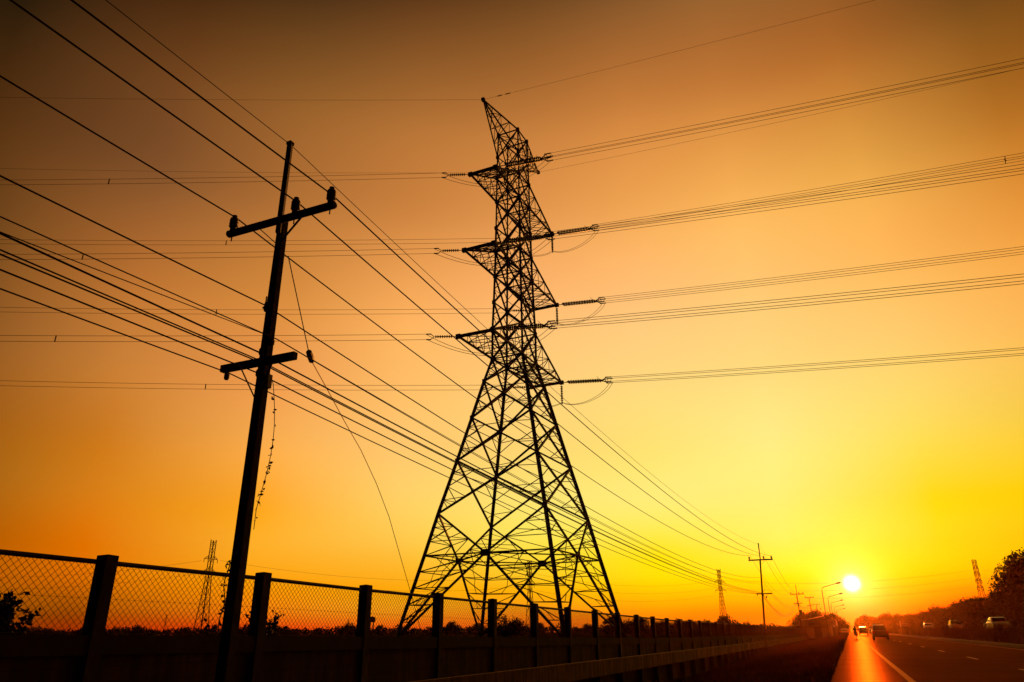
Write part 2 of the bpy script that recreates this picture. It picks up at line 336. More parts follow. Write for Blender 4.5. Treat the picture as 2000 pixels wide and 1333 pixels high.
# ------------------------------------------------------------------ lattice transmission tower
AL = radians(64.52); U = Vector((cos(AL-pi/2), sin(AL-pi/2), 0)); Wd = Vector((cos(AL), sin(AL), 0)); TC = Vector((.2, 60, 0))
LV = dict(z0=(-.45,6.62), A=(5.49,5.29), B=(8.72,4.59), C=(13.05,3.57), D=(16.8,2.72), E=(20.15,1.98), G0=(22.3,1.46), G1=(25.2,1.45),
          G2=(27.8,1.37), G3=(30.45,1.31), G4=(33.0,1.26), G5=(35.6,1.23), G6=(38.5,1.20), G7=(41.2,1.18), G8=(43.7,1.13), G9=(46.4,1.07))
SG = dict(L=(-1,-1), N=(1,-1), R=(1,1), F=(-1,1)); RING = 'LNRF'
def cn(c, lv): z, h = LV[lv]; a, b = SG[c]; return TC + U*(a*h) + Wd*(b*h) + UP*z
tower = wthing('lattice_pylon', 'tall black lattice steel transmission tower standing behind the wall in the middle', 'pylon', loc=tuple(TC+UP*-.5))
order = ['z0','A','B','C','D','E','G0','G1','G2','G3','G4','G5','G6','G7','G8','G9']
for c in RING:
    m = MB()
    for a, b in zip(order[:-1], order[1:]):
        w = .24 if order.index(b) < 6 else .19 if order.index(b) < 12 else .14
        m.beam(cn(c, a), cn(c, b), w)
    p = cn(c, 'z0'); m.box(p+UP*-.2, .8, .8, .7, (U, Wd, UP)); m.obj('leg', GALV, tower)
lo, hi = MB(), MB(); pl = lo
mid = lambda a, b, k=.5: a+(b-a)*k
for q in range(4):
    P, Q = RING[q], RING[(q+1) % 4]
    # X-braced panels of the tapered body
    for a, b in (('B','C'),('C','D'),('D','E'),('E','G0')):
        pa, pb, qa, qb = cn(P,a), cn(P,b), cn(Q,a), cn(Q,b); th = .14
        lo.beam(pa, qb, th); lo.beam(qa, pb, th)
        wa, wb = (qa-pa).length, (qb-pb).length; X = mid(pa, qb, wa/(wa+wb))
        for s0, s1 in ((pa, pb), (qa, qb)):
            m0 = mid(s0, s1); d1, d2 = mid(s0, X), mid(s1, X)
            lo.beam(m0, d1, .055); lo.beam(m0, d2, .055); lo.beam(mid(s0, s1, .25), d1, .05); lo.beam(mid(s0, s1, .75), d2, .05)
            lo.beam(mid(s0, s1, .25), mid(s0, X, .25), .045); lo.beam(mid(s0, s1, .75), mid(s1, X, .25), .045)
        lo.beam(mid(pb, X), mid(qb, X), .05)
        pl.box(X, .24, .24, .24, (U, Wd, UP))
    # inverted V between B and A, K legs below A
    mA = mid(cn(P,'A'), cn(Q,'A')); pl.box(mA, .75, .12, .5, ((cn(Q,'A')-cn(P,'A')).normalized(), (U if q % 2 else Wd), UP))
    lo.beam(cn(P,'A'), cn(Q,'A'), .10); 
    for S in (P, Q):
        lo.beam(cn(S,'B'), mA, .13); lo.beam(cn(S,'z0'), mA, .15)
        a, b = cn(S,'A'), cn(S,'B'); n = 3
        for i in range(1, n):
            k = i/n; lp = mid(b, a, k); dp = mid(b, mA, k); lo.beam(lp, dp, .055); lo.beam(dp, mid(b, a, (i+1)/n), .05); 
            lo.beam(mid(b, a, (i-.5)/n), dp, .045)
        lo.beam(mid(b, mA, .66), mid(a, mA, .5), .05)
        a, f = cn(S,'A'), cn(S,'z0'); n = 5
        for i in range(1, n):
            lp = mid(f, a, i/n); dp = mid(f, mA, i/n); lo.beam(lp, dp, .06); lo.beam(lp, mid(f, mA, (i+1)/n), .055)
            pm = mid(lp, mid(f, mA, (i+1)/n)); lo.beam(pm, mid(lp, dp, .5), .04)
            if i > 2: lo.beam(pm, mid(mid(f, a, (i+1)/n), mid(f, mA, (i+1)/n), .5), .04)
        for kk in (.33, .66): lo.beam(mid(a, mA, kk), mid(f, mA, .8+.1*kk*2), .045)
    # plan bracing: diamond and corner hips
    Rn = RING[(q+2) % 4]; mB = mid(cn(Q,'A'), cn(Rn,'A')); lo.beam(mA, mB, .09)
    lo.beam(mid(mA, mB), cn(Q,'A'), .055)
    for i in (1, 2, 3, 4): lo.beam(mid(cn(Q,'z0'), mA, i/5), mid(cn(Q,'z0'), mB, i/5), .05)
    lo.beam(mid(cn(Q,'B'), mA, .5), mid(cn(Q,'B'), mB, .5), .05)
    # square upper body
    for a, b in zip(order[6:-1], order[7:]):
        th = .13 if a < 'G6' else .09
        hi.beam(cn(P,a), cn(Q,b), th); hi.beam(cn(Q,a), cn(P,b), th)
        m0, m1 = mid(cn(P,a), cn(P,b)), mid(cn(Q,a), cn(Q,b)); X = mid(m0, m1)
        hi.beam(m0, mid(cn(P,a), X), .05); hi.beam(m1, mid(cn(Q,a), X), .05); hi.beam(m0, mid(cn(P,b), X), .05); hi.beam(m1, mid(cn(Q,b), X), .05)
        pl.box(X, .16, .16, .16, (U, Wd, UP))
    for a in ('G0','G1','G3','G4','G6','G7','G9'): hi.beam(cn(P,a), cn(Q,a), .10)
    for a in order[3:]: pl.box(cn(P,a), .26, .26, .34, (U, Wd, UP))
for a in ('G0','G3','G6','G9'): hi.beam(cn('L',a), cn('R',a), .06); hi.beam(cn('N',a), cn('F',a), .06)
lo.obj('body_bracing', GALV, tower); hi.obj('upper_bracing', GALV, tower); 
ARM = {'G0':(7.3,7.3,1.55,'G1'), 'G3':(6.85,7.05,1.42,'G4'), 'G6':(6.3,6.75,1.27,'G7')}
END = {}
for g0, (ln, lf, hw, g1) in ARM.items():
    for side, (c0, c1), sgn, ln_ in (('n', 'LN', -1, ln), ('f', 'FR', 1, lf)):
        z = LV[g0][0]; e = [TC+U*(-hw)+Wd*(sgn*ln_)+UP*z, TC+U*hw+Wd*(sgn*ln_)+UP*z]; END[g0+side] = e
        m = MB(); m.beam(e[0], e[1], .22)
        for k_, c in enumerate((c0, c1)):
            b0, b1 = cn(c, g0), cn(c, g1); m.beam(b0, e[k_], .15); m.beam(b1, e[k_], .13)
            for i in range(4):
                x0, x1 = i/4, (i+1)/4
                m.beam(mid(b0, e[k_], x0), mid(b1, e[k_], x1), .05); m.beam(mid(b0, e[k_], x1), mid(b1, e[k_], x1), .05)
        for k0, gg in ((0, g0), (1, g1)):
            for i in range(4):
                x0, x1 = i/4, (i+1)/4; A0, A1 = cn(c0, gg), cn(c1, gg)
                m.beam(mid(A0, e[0], x0), mid(A1, e[1], x1), .05); m.beam(mid(A1, e[1], x0), mid(A0, e[0], x1), .05); m.beam(mid(A0, e[0], x1), mid(A1, e[1], x1), .05)
        m.box(e[0], .4, .3, .35, (U, Wd, UP)); m.box(e[1], .4, .3, .35, (U, Wd, UP))
        m.obj('crossarm', GALV, tower)
for side, (c0, c1), sgn, ln_ in (('n', 'LN', -1, 6.4), ('f', 'FR', 1, 6.45)):
    tip = TC+Wd*(sgn*ln_)+UP*46.4; END['E'+side] = tip; m = MB()
    for c in (c0, c1):
        m.beam(cn(c,'G9'), tip, .11); m.beam(cn(c,'G8'), tip, .11)
        for i in range(4): m.beam(mid(cn(c,'G9'), tip, i/4), mid(cn(c,'G8'), tip, (i+1)/4), .05); m.beam(mid(cn(c,'G9'), tip, (i+1)/4), mid(cn(c,'G8'), tip, (i+1)/4), .05)
    for gg in ('G8','G9'):
        for i in range(4): m.beam(mid(cn(c0,gg), tip, i/4), mid(cn(c1,gg), tip, (i+1)/4), .05); m.beam(mid(cn(c0,gg), tip, (i+1)/4), mid(cn(c1,gg), tip, (i+1)/4), .045)
    m.box(tip, .3, .3, .3, (U, Wd, UP)); m.obj('earth_wire_arm', GALV, tower)
# climbing ladder inside the far leg face
lad = MB()
for s in (-.2, .2):
    lad.beam(TC+U*(1.0+s)+Wd*.9+UP*21, TC+U*(.9+s)+Wd*.8+UP*45.8, .035)
for i in range(60): z = 21.2+i*.41; lad.beam(TC+U*.75+Wd*.88+UP*z, TC+U*1.15+Wd*.88+UP*z, .03)
lad.obj('ladder', GALV, tower)

def discs(m, a, b, r=.14, n=None):
    a, b = Vector(a), Vector(b); L = (b-a).length; n = n or int(L/.165); pts, rr = [], []
    for i in range(n):
        for k_, q_ in ((0, .045), (.25, r), (.55, r*.8), (.7, .045)):
            pts.append(mid(a, b, (i+k_)/n)); rr.append(q_)
    m.tube(pts, rr, 8)
LD, RD = Vector((cos(radians(185)), sin(radians(185)), 0)), Vector((cos(radians(-25)), sin(radians(-25)), 0))
SLR = {'G6n':-.099,'G3n':-.106,'G0n':-.092,'G6f':-.080,'G3f':-.082,'G0f':-.083,'En':-.087,'Ef':-.069}
SLL = {'G6n':-.074,'G3n':-.058,'G0n':-.033,'G6f':-.047,'G3f':-.031,'G0f':-.014,'En':-.060,'Ef':-.045}
KR = {'G6n':39,'G3n':37,'G0n':35,'G6f':41,'G3f':39,'G0f':37,'En':33,'Ef':44}
KL = {'G6n':39,'G3n':37,'G0n':36,'G6f':53,'G3f':51,'G0f':50,'En':43,'Ef':55}
NAME = {'G6':'top','G3':'middle','G0':'bottom'}
BC = .00035
def wire_pts(p, d, slope, kk, a0, a1, n=28):
    a = slope-BC*kk
    return [p+d*(a0+(a1-a0)*i/n)+UP*(a*(a0+(a1-a0)*i/n)+BC*(a0+(a1-a0)*i/n)**2) for i in range(n+1)]
for key in ('G6n','G3n','G0n','G6f','G3f','G0f'):
    g0, sd = key[:2], key[2]; eL, eR = END[key]; lev = NAME[g0]; ck = 'near' if sd == 'n' else 'far'
    # right-hand (long double) string and quad bundle
    dR = (RD+UP*(SLR[key]-BC*KR[key])).normalized(); side = dR.cross(UP).normalized()
    s0 = 0.75 if sd == 'f' else 1.1; sl = 3.25
    st = MB()
    st.beam(eR, eR+dR*s0, .06)
    for sg in (-.2, .2): discs(st, eR+dR*s0+side*sg, eR+dR*(s0+sl)+side*sg)
    st.box(eR+dR*(s0-.05), .12, .55, .08, (dR, side, UP)); st.box(eR+dR*(s0+sl+.05), .12, .55, .08, (dR, side, UP))
    so_ = st.obj('insulator_string', PORC, tower)
    hw_ = MB(); e0 = s0+sl+.1; 
    ring = [eR+dR*(e0+.45)+side*(.42*cos(q))+UP*(.32*sin(q)) for q in [i*pi/6 for i in range(13)]]; hw_.tube(ring, .028, 5)
    for a_ in (-.22,.22):
        for b_ in (-.22,.22): hw_.beam(eR+dR*(e0-.05), eR+dR*(e0+.55)+side*a_+UP*b_, .06); hw_.beam(eR+dR*(e0+.5)+side*a_+UP*b_, eR+dR*(e0+1.0)+side*a_+UP*b_, .075)
    hw_.beam(eR+dR*(s0+sl-.1), eR+dR*(s0+sl-.4)+UP*.45, .03)
    hw_.obj('clamp', GALV, tower)
    ends = []
    root = wthing('power_line', f'four-wire bundle of the {ck} circuit running right from the {lev} tower arm', 'power line', 'high-voltage conductors strung from the tower', loc=tuple(eR))
    for a_ in (-.22,.22):
        for b_ in (-.22,.22):
            m = MB(); pts = wire_pts(eR+side*a_+UP*b_, RD, SLR[key], KR[key], (e0+.9)*sqrt(1-dR.z**2), 130); m.tube(pts, .0185, 4); m.obj('wire', ALU, root)
    a = SLR[key]-BC*KR[key]
    for kk in ((39.6,) if key == 'G6f' else ()):
        c = eR+RD*kk+UP*(a*kk+BC*kk*kk); sp = MB()
        for s_ in (((-.22,-.22),(.22,.22)), ((-.22,.22),(.22,-.22))): sp.beam(c+side*s_[0][0]+UP*s_[0][1], c+side*s_[1][0]+UP*s_[1][1], .05)
        sp.obj('spacer', GALV, root)
    # left-hand short string and twin bundle
    dL = (LD+UP*(SLL[key]-BC*KL[key])).normalized(); st = MB(); st.beam(eL, eL+dL*.5, .05); discs(st, eL+dL*.5, eL+dL*1.95, .15); st.obj('insulator_string', PORC, tower)
    hw_ = MB()
    for b_ in (-.24,.24): hw_.beam(eL+dL*1.95, eL+dL*2.25+UP*b_, .05); hw_.beam(eL+dL*2.2+UP*b_, eL+dL*2.6+UP*b_, .075)
    hw_.obj('clamp', GALV, tower)
    root = wthing('power_line', f'two-wire bundle of the {ck} circuit running left from the {lev} tower arm', 'power line', 'high-voltage conductors strung from the tower', loc=tuple(eL))
    for b_ in (-.24,.24): m = MB(); m.tube(wire_pts(eL+UP*b_, LD, SLL[key], KL[key], 2.55, 130), .018, 4); m.obj('wire', ALU, root)
    a = SLL[key]-BC*KL[key]
    for kk in (31.0, 75, 110):
        c = eL+LD*kk+UP*(a*kk+BC*kk*kk); sp = MB(); sp.beam(c+UP*.27, c-UP*.27, .07); sp.obj('spacer', GALV, root)
    # jumper loop under the arm
    jm = MB(); A_ = eR+dR*(e0+1.0); B_ = eL+dL*2.6; low = -2.3 if sd == 'f' else -2.0
    for off in (-.2, .2):
        if sd == 'f':
            H_ = eR+UP*-2.0; k1 = [A_+UP*off, A_+UP*(-1.6)-RD*.6, H_+RD*1.4+UP*(-.9), H_+UP*0]; k2 = [H_, H_-RD*1.2+UP*-.7, B_+UP*-2.0-LD*1.0, B_+UP*off]
            for kk in (k1, k2):
                pts = [kk[0]*(1-s)**3+kk[1]*3*s*(1-s)**2+kk[2]*3*s*s*(1-s)+kk[3]*s**3+side*off*.5 for s in [i/12 for i in range(13)]]; jm.tube(pts, .02, 4)
        else:
            kk = [A_+UP*off, mid(A_, B_, .3)+UP*-3.0, mid(A_, B_, .62)+UP*-2.4, B_+UP*off]
            pts = [kk[0]*(1-s)**3+kk[1]*3*s*(1-s)**2+kk[2]*3*s*s*(1-s)+kk[3]*s**3+side*off*.5 for s in [i/18 for i in range(19)]]; jm.tube(pts, .02, 4)
    jm.obj('jumper_loop', ALU, tower)
    if sd == 'f':
        js = MB(); js.beam(eR, eR+UP*-.35, .04); discs(js, eR+UP*-.35, eR+UP*-1.9, .13); js.beam(eR+UP*-1.9, eR+UP*-2.15, .12); js.obj('jumper_insulator', PORC, tower)
for key, ck in (('En','near'), ('Ef','far')):
    p = END[key]
    for d, S, K, nm in ((RD, SLR, KR, 'right'), (LD, SLL, KL, 'left')):
        m = MB(); pts = wire_pts(p, d, S[key], K[key], 0, 130); m.tube(pts, .013, 4)
        if key == 'En' and nm == 'right': m.tube([mid(pts[0], pts[1], .32), mid(pts[0], pts[1], .42)], .05, 5); m.tube([mid(pts[0], pts[1], .5), mid(pts[0], pts[1], .6)], .05, 5)
        tag(m.obj('earth_wire', ALU), f'thin single earth wire running {nm} from the {ck} peak of the big tower', 'earth wire', 'earth wires strung from the tower')

# ------------------------------------------------------------------ roadside utility poles and their lines
PT = Vector((sin(radians(24)), cos(radians(24)), 0)); PN = Vector((cos(radians(24)), -sin(radians(24)), 0))
def upole(x, y, label, top=6.72, low=4.07, base=-2.1, tilt=0, mast=True, transformer=False, detail=True, armh=None):
    b = Vector((x, y, 0)); ax = (PN, PT, UP)
    lean = lambda z: PN*(-tilt*(z-base)/9) 
    o = wthing('utility_pole', label, 'utility pole', 'utility poles along the verge', loc=(x, y, base))
    m = MB(); n = 8
    lv = [(base, .20), (top, .14)]
    vs = []
    for z, w in lv:
        c = b+lean(top)*0+PN*(tilt*(top-z)/9)*-1+UP*z; ch = w*.12
        for i, j in ((-1+.24,-1),(1-.24,-1),(1,-1+.24),(1,1-.24),(1-.24,1),(-1+.24,1),(-1,1-.24),(-1,-1+.24)): vs.append(c+PN*(i*w/2)+PT*(j*w/2))
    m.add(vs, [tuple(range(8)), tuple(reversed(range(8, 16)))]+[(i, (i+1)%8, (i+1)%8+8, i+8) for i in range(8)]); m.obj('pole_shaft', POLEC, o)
    if mast:
        m = MB(); m.beam(b+PN*.03+PT*-.11+UP*(-.08)+UP*(top-.25), b+PN*.03+PT*-.11+UP*(-.08)+UP*(top+1.60), .085); m.box(b+PN*.03+PT*-.11+UP*(-.08)+UP*(top+1.62), .10, .10, .06, ax); m.obj('mast', GALV, o)
    am = MB(); za = top-.08; A0, A1 = b+PN*-1.13+PT*-.13+UP*za, b+PN*1.21+PT*-.13+UP*za
    am.tube([A0, A0+PN*.02, A1-PN*.02, A1], [.055,.07,.07,.055], 10)
    arm = am.obj('crossarm', POLEC, o)
    for off in (-1.03, .36, 1.11):
        q = b+PN*off+PT*-.13+UP*(za+.06); i_ = MB()
        i_.tube([q, q+UP*.06, q+UP*.07, q+UP*.12, q+UP*.13, q+UP*.18, q+UP*.19, q+UP*.24, q+UP*.25, q+UP*.30], [.055,.055,.08,.075,.08,.075,.08,.07,.045,.045], 10); 
        i_.tube([q+UP*-.22, q], .012, 5); i_.obj('insulator', PORC, o)
    br = MB()
    for s in (-1, 1): br.beam(b+PN*(s*.06+.04)+PT*-.10+UP*(za-.42), b+PN*(s*.46+.06)+PT*-.13+UP*(za-.06), .035, .014)
    br.obj('brace', GALV, o)
    if low:
        lm = MB(); lz = low-.06; lm.box(b+PN*.0+PT*-.15+UP*lz, 1.5, .09, .115, ax); lm.obj('crossarm', POLEC, o)
        br = MB()
        for s, e in ((-.30, .03), (.36, .03)): br.beam(b+PN*s+PT*-.205+UP*(lz-.05), b+PN*e+PT*-.125+UP*(lz-.62), .03, .014)
        br.obj('brace', GALV, o)
        for off, dz in ((-.68,-.115), (-.10,-.12), (.10,.38), (-.095,.25)):
            kn = MB(); q = b+PN*off+PT*(-.1 if off < -.5 else -.01)+UP*(lz+dz); kn.tube([q+UP*-.06, q+UP*-.03, q+UP*.03, q+UP*.06], [.03,.045,.045,.03], 8); kn.obj('spool_insulator', PORC, o)
        kn = MB(); q = b+PN*.14+PT*-.03+UP*(lz-.30); kn.box(q, .09, .09, .22, ax); kn.obj('junction_box', PORC, o)
        bk = MB(); q = b+PN*-.13+UP*(lz+1.06); bk.beam(q+PN*.06, q+PN*-.07, .03); bk.tube([q+UP*-.08, q+UP*-.03, q+UP*.05, q+UP*.09], [.03,.045,.04,.03], 8); bk.beam(q+PN*-.02+UP*.08, q+PN*-.02+UP*.2, .02); bk.obj('bracket', GALV, o)
    if transformer:
        tm = MB(); q = b+PN*.26+UP*(top-3.3); tm.tube([q+UP*-.55, q+UP*-.5, q+UP*.45, q+UP*.5], [.2,.26,.26,.18], 12); tm.obj('transformer', GALV, o)
    return o
upole(-3.99, 10.9, 'nearest tall concrete utility pole with two crossarms, in front of the wall at left', base=-2.3)
upole(24.98, 76.0, 'second utility pole from the front, standing against the wall right of the big tower', low=3.47, tilt=.55)
upole(52.28, 141.0, 'third utility pole, with transformer bulge, before the roadside shop', top=6.30, low=4.69, transformer=True)
upole(79.55, 206.0, 'fourth utility pole, without a top mast, rising behind the shop roof', top=8.27, low=6.32, mast=False)
upole(106.82, 271.0, 'fifth utility pole, between the shop roof and the street lamps', top=8.5, low=6.4, mast=False)
upole(135.6, 336.0, 'farthest small utility pole beside the first street lamp', top=7.1, low=5.4, mast=False)
PW = [('mast',(-4.03,10.92,8.32),(25.08,75.95,8.15),1.23,-0.054,0.00097,.007,'thin top wire running from the mast tips of the roadside poles'),
('phR',(-3.07,10.49,6.97),(25.99,75.55,7.00),1.30,-0.057,0.00102,.014,'upper cable on the right-hand insulators of the roadside poles'),
('phM',(-3.74,10.79,7.01),(25.35,75.83,6.98),1.40,-0.045,0.00110,.014,'upper cable on the middle insulators of the roadside poles'),
('phL',(-5.04,11.37,7.07),(24.13,76.38,7.09),1.48,-0.052,0.00116,.014,'upper cable on the left-hand insulators of the roadside poles'),
('brk',(-4.12,10.96,5.10),(24.89,76.04,4.97),1.30,-0.046,0.00102,.012,'single cable clamped to the bracket halfway up the roadside poles'),
('mes',(-3.81,10.82,4.43),(24.89,76.04,4.63),1.15,-0.043,0.00091,.009,'cable just above the lower crossarm, upper of a close pair'),
('mes2',(-3.82,10.82,4.44),(24.86,76.05,4.34),0.98,-0.083,0.00077,.007,'thin cable just above the lower crossarm, lower of a close pair'),
('thick',(-4.11,10.95,4.25),(24.76,76.10,3.52),0.68,-0.004,0.00053,.0145,'thickest cable meeting the poles just over the lower crossarm'),
('pa',(-4.14,10.97,4.14),(24.72,76.12,3.52),0.73,-0.019,0.00057,.011,'upper of two parallel cables level with the lower crossarm'),
('pb',(-4.14,10.97,4.11),(24.70,76.12,3.42),0.70,-0.024,0.00055,.012,'lower of two parallel cables level with the lower crossarm'),
('pc',(-4.14,10.97,3.92),(24.66,76.14,3.42),0.80,-0.021,0.00063,.012,'cable passing just beneath the lower crossarm by the shaft'),
('pd',(-4.67,11.20,3.99),(24.26,76.32,3.43),0.83,-0.031,0.00065,.011,'lowest cable, hung from the left end of the lower crossarm')]
p2 = Vector((24.98, 76, 0)); p3 = Vector((52.28,141,0)); p4 = Vector((79.55,206,0)); p5 = Vector((106.82,271,0))
for nm, A, B, S, a, bq, r, lab in PW:
    A, B = Vector(A), Vector(B); m = MB(); back = [A-PT*k_+UP*(a*k_+bq*k_*k_) for k_ in [60*i/40 for i in range(40, 0, -1)]]
    def span(P, Q, s, n=36): return [P+(Q-P)*(i/n)-UP*(4*s*(i/n)*(1-i/n)) for i in range(n+1)]
    pts = back+span(A, B, S)
    d3 = Vector((0,0,-.42 if B.z > 5.5 else 1.2 if B.z < 4 else 0)); C3 = p3+(B-p2)+d3
    pts += span(B, C3, S*1.3 if B.z > 4 else 2.2)[1:]
    if nm != 'mast':
        C4 = p4+(C3-p3)+UP*(1.97 if C3.z > 5.5 else 1.6); pts += span(C3, C4, S)[1:]+span(C4, p5+(C4-p4)+UP*.2, S)[1:]
    m.tube(pts, r, 5); tag(m.obj('utility_cable', CABLE), lab, 'cable', 'cables strung along the utility poles')
# stay wire with its egg insulator
g0, g1, g2 = Vector((-3.89,10.86,6.1)), Vector((-3.16,10.53,4.01)), None
st = wthing('stay_wire', 'slack guy wire with black insulator running from the near pole down behind the fence', 'guy wire', loc=tuple(g0))
E_ = Vector((-3.2, 24.5, -.5)); a = Vector((-3.9, 10.95, 6.05)); I0 = Vector((-3.36, 11.6, 4.36)) 
def stay(s): 
    p = a+(E_-a)*s; p.z -= 1.9*4*s*(1-s)*.55; p += PN*(0.9*4*s*(1-s)*.35); return p
SP_ = [(-3.83, 10.9, 6.01), (-3.8, 11.7, 5.41), (-3.75, 12.5, 4.74), (-3.72, 13.8, 4.55), (-3.67, 15.2, 4.3), (-3.62, 16.9, 4.05), (-3.58, 18.9, 3.64), (-3.52, 20.8, 3.06), (-3.43, 22.8, 2.12), (-3.27, 24.3, 1.16), (-3.07, 25.6, 0.07)]
m = MB(); m.tube([Vector(p) for p in SP_], .009, 5); m.obj('wire', ALU, st)
m = MB(); i0, i1 = mid(Vector(SP_[1]), Vector(SP_[2]), .85), mid(Vector(SP_[2]), Vector(SP_[3]), .12); m.tube([i0, i0+(i1-i0)*.1, i0+(i1-i0)*.45, i0+(i1-i0)*.55, i0+(i1-i0)*.9, i1], [.03,.055,.06,.06,.055,.03], 10); m.obj('insulator', PORC, st)

# creeper hanging from the pole
cr = wthing('climbing_vine', 'leafy vine trailing down a loose wire beside the near utility pole', 'vine', loc=(-3.8,10.8,3.7))
vp = [Vector((-3.82,10.82,3.76))]
for i in range(1, 25):
    k_ = i/24; vp.append(Vector((-3.82,10.82,3.76))+UP*(-2.34*k_)+PN*(.16*sin(pi*min(1, k_*1.15))+.02))
m = MB(); m.tube(vp, .006, 5); m.obj('stem', BARK, cr)
lf = MB()
def leafcard(m, c, s, rnd=random):
    d = Vector((rnd.uniform(-1,1), rnd.uniform(-1,1), rnd.uniform(-1,1))).normalized(); e = d.orthogonal().normalized(); e.rotate(Matrix.Rotation(rnd.uniform(0, 6.28), 3, d)); f_ = d.cross(e)
    m.add([c-e*s*.5, c-f_*s*.28, c+e*s*.5, c+f_*s*.28], [(0,1,2,3)])
for i in range(34):
    k_ = random.betavariate(2.2, 1.6)*.9+.1; p = vp[int(k_*24)]; leafcard(lf, p+Vector((random.uniform(-.03,.03), 0, random.uniform(-.05,.05))), random.uniform(.04,.085))
lf.obj('leaves', LEAFD, cr)
cr2 = wthing('climbing_vine', 'small vine clinging to the left side of the near pole foot', 'vine', loc=(-4.1,10.9,0.2))
vb = [Vector((-3.99,10.9,0))+PN*(-.12-.03*sin(i*.9))+PT*-.08+UP*(.02+i*.075) for i in range(14)]
m = MB(); m.tube(vb, .008, 5); m.obj('stem', BARK, cr2); lf = MB()
for i in range(60): leafcard(lf, random.choice(vb)+Vector((random.uniform(-.05,.03), 0, random.uniform(-.05,.05))), random.uniform(.035,.075))
lf.obj('leaves', LEAFD, cr2)

# ------------------------------------------------------------------ street lamps
lamps = [(.4045,.0495,143),(.4106,.0381,186),(.4134,.0311,226),(.4165,.0261,270),(.4192,.0224,316)]
words = ['nearest and tallest-looking','second nearest','middle','second farthest','farthest']
base = None
for i, (mx_, mz, Y) in enumerate(lamps):
    lab = f'{words[i]} of the five curved-arm street lamps over the road'
    if i == 0:
        base = thing('street_lamp', lab, 'street lamp', 'street lamps along the verge', loc=(mx_*Y, Y, -1.3), rz=RZ)
        m = MB(); m.tube([(0,0,0),(0,0,.6),(0,0,.65),(0,0,8.1)], [.14,.14,.10,.07], 10); m.obj('post', GALV, base)
        m = MB(); m.tube([(0,0,8.1),(0,0,8.35),(.12,0,8.62),(.4,0,8.82),(2.9,0,9.45)], .05, 8); m.obj('bracket_arm', GALV, base)
        m = MB(); m.tube([(2.6,0,9.38),(2.75,0,9.42),(3.2,0,9.52),(3.5,0,9.57)], [.06,.14,.16,.06], 8); m.obj('lamp_head', GALV, base)
        index_kids(base)
    else:
        dup(base, lab, (mx_*Y, Y, mz*Y-8.35), RZ)

# ------------------------------------------------------------------ distant pylons
def pylon(name, label, H, wb, wt, arms, peak=False):
    o = thing(name, label, 'pylon', 'distant pylons on the plain')
    n = 9; lv = []
    for i in range(n+1):
        k_ = 1-(1-i/n)**1.25; z = H*k_; w = wb+(wt-wb)*min(1, k_/.62)**.85; lv.append((z, w/2))
    c = lambda i, s: Vector((s[0]*lv[i][1], s[1]*lv[i][1], lv[i][0])); S_ = [(-1,-1),(1,-1),(1,1),(-1,1)]
    for s in S_:
        m = MB()
        for i in range(n): m.beam(c(i, s), c(i+1, s), .28)
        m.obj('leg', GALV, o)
    m = MB()
    for i in range(n):
        for q in range(4):
            a_, b_ = S_[q], S_[(q+1)%4]; m.beam(c(i,a_), c(i+1,b_), .12); m.beam(c(i,b_), c(i+1,a_), .12)
            if i: m.beam(c(i,a_), c(i,b_), .10)
    m.obj('bracing', GALV, o)
    for zf, L in arms:
        z = H*zf; 
        for s in (-1, 1):
            m = MB(); tip = Vector((s*L, 0, z))
            for y in (-1, 1): m.beam((s*wt/2, y*wt/2, z), tip, .18); m.beam((s*wt/2, y*wt/2, z+2.0), tip, .16)
            for q in (.35,.7): m.beam((s*(wt/2+(L-wt/2)*q), 0, z), (s*(wt/2+(L-wt/2)*q), 0, z+2*(1-q)), .12)
            m.tube([tip, tip+UP*-1.8], .16, 5); m.obj('crossarm', GALV, o)
    m = MB()
    for s in (-1, 1): m.beam((s*wt/2, 0, H), (s*(wt/2+1.2), 0, H+.3), .2); m.beam((s*wt/2, 0, H-1.5), (s*(wt/2+1.2), 0, H+.3), .15)
    m.obj('peak', GALV, o); index_kids(o); return o
arms = [(.86,4.6),(.74,5.0),(.62,5.3)]
pa_ = pylon('distant_pylon', 'distant slender lattice pylon seen through the fence left of the near utility pole', 48, 5.6, 1.9, [(.80,4.6),(.66,4.8)])
pa_.location = (-161.5, 400, -1.2); pa_.rotation_euler = (0,0,radians(65))
pb_ = dup(pa_, 'distant hazy pylon between the big tower and the second utility pole', (168.5, 620, -1.2), radians(15))
bpy.data.objects.remove(pb_) if False else None
PYR = pylon('distant_pylon', 'distant hazy pylon above the trees at the right edge', 48, 7.5, 2.1, [(.88,4.0),(.80,4.6),(.70,5),(.6,5)]); PYR.location = (334, 545, -1.2); PYR.rotation_euler = (0,0,radians(35))
dup(pa_, 'faint distant pylon seen between the legs of the big tower', (11.4, 530, -1.2), radians(50))
dup(pa_, 'tiny far-off pylon on the horizon inside the second fence bay', (-451, 1000, -1.2), radians(40), .53)
dup(pa_, 'tiny far-off pylon on the horizon left of the water tower', (-214, 1000, -1.2), radians(40), .38)
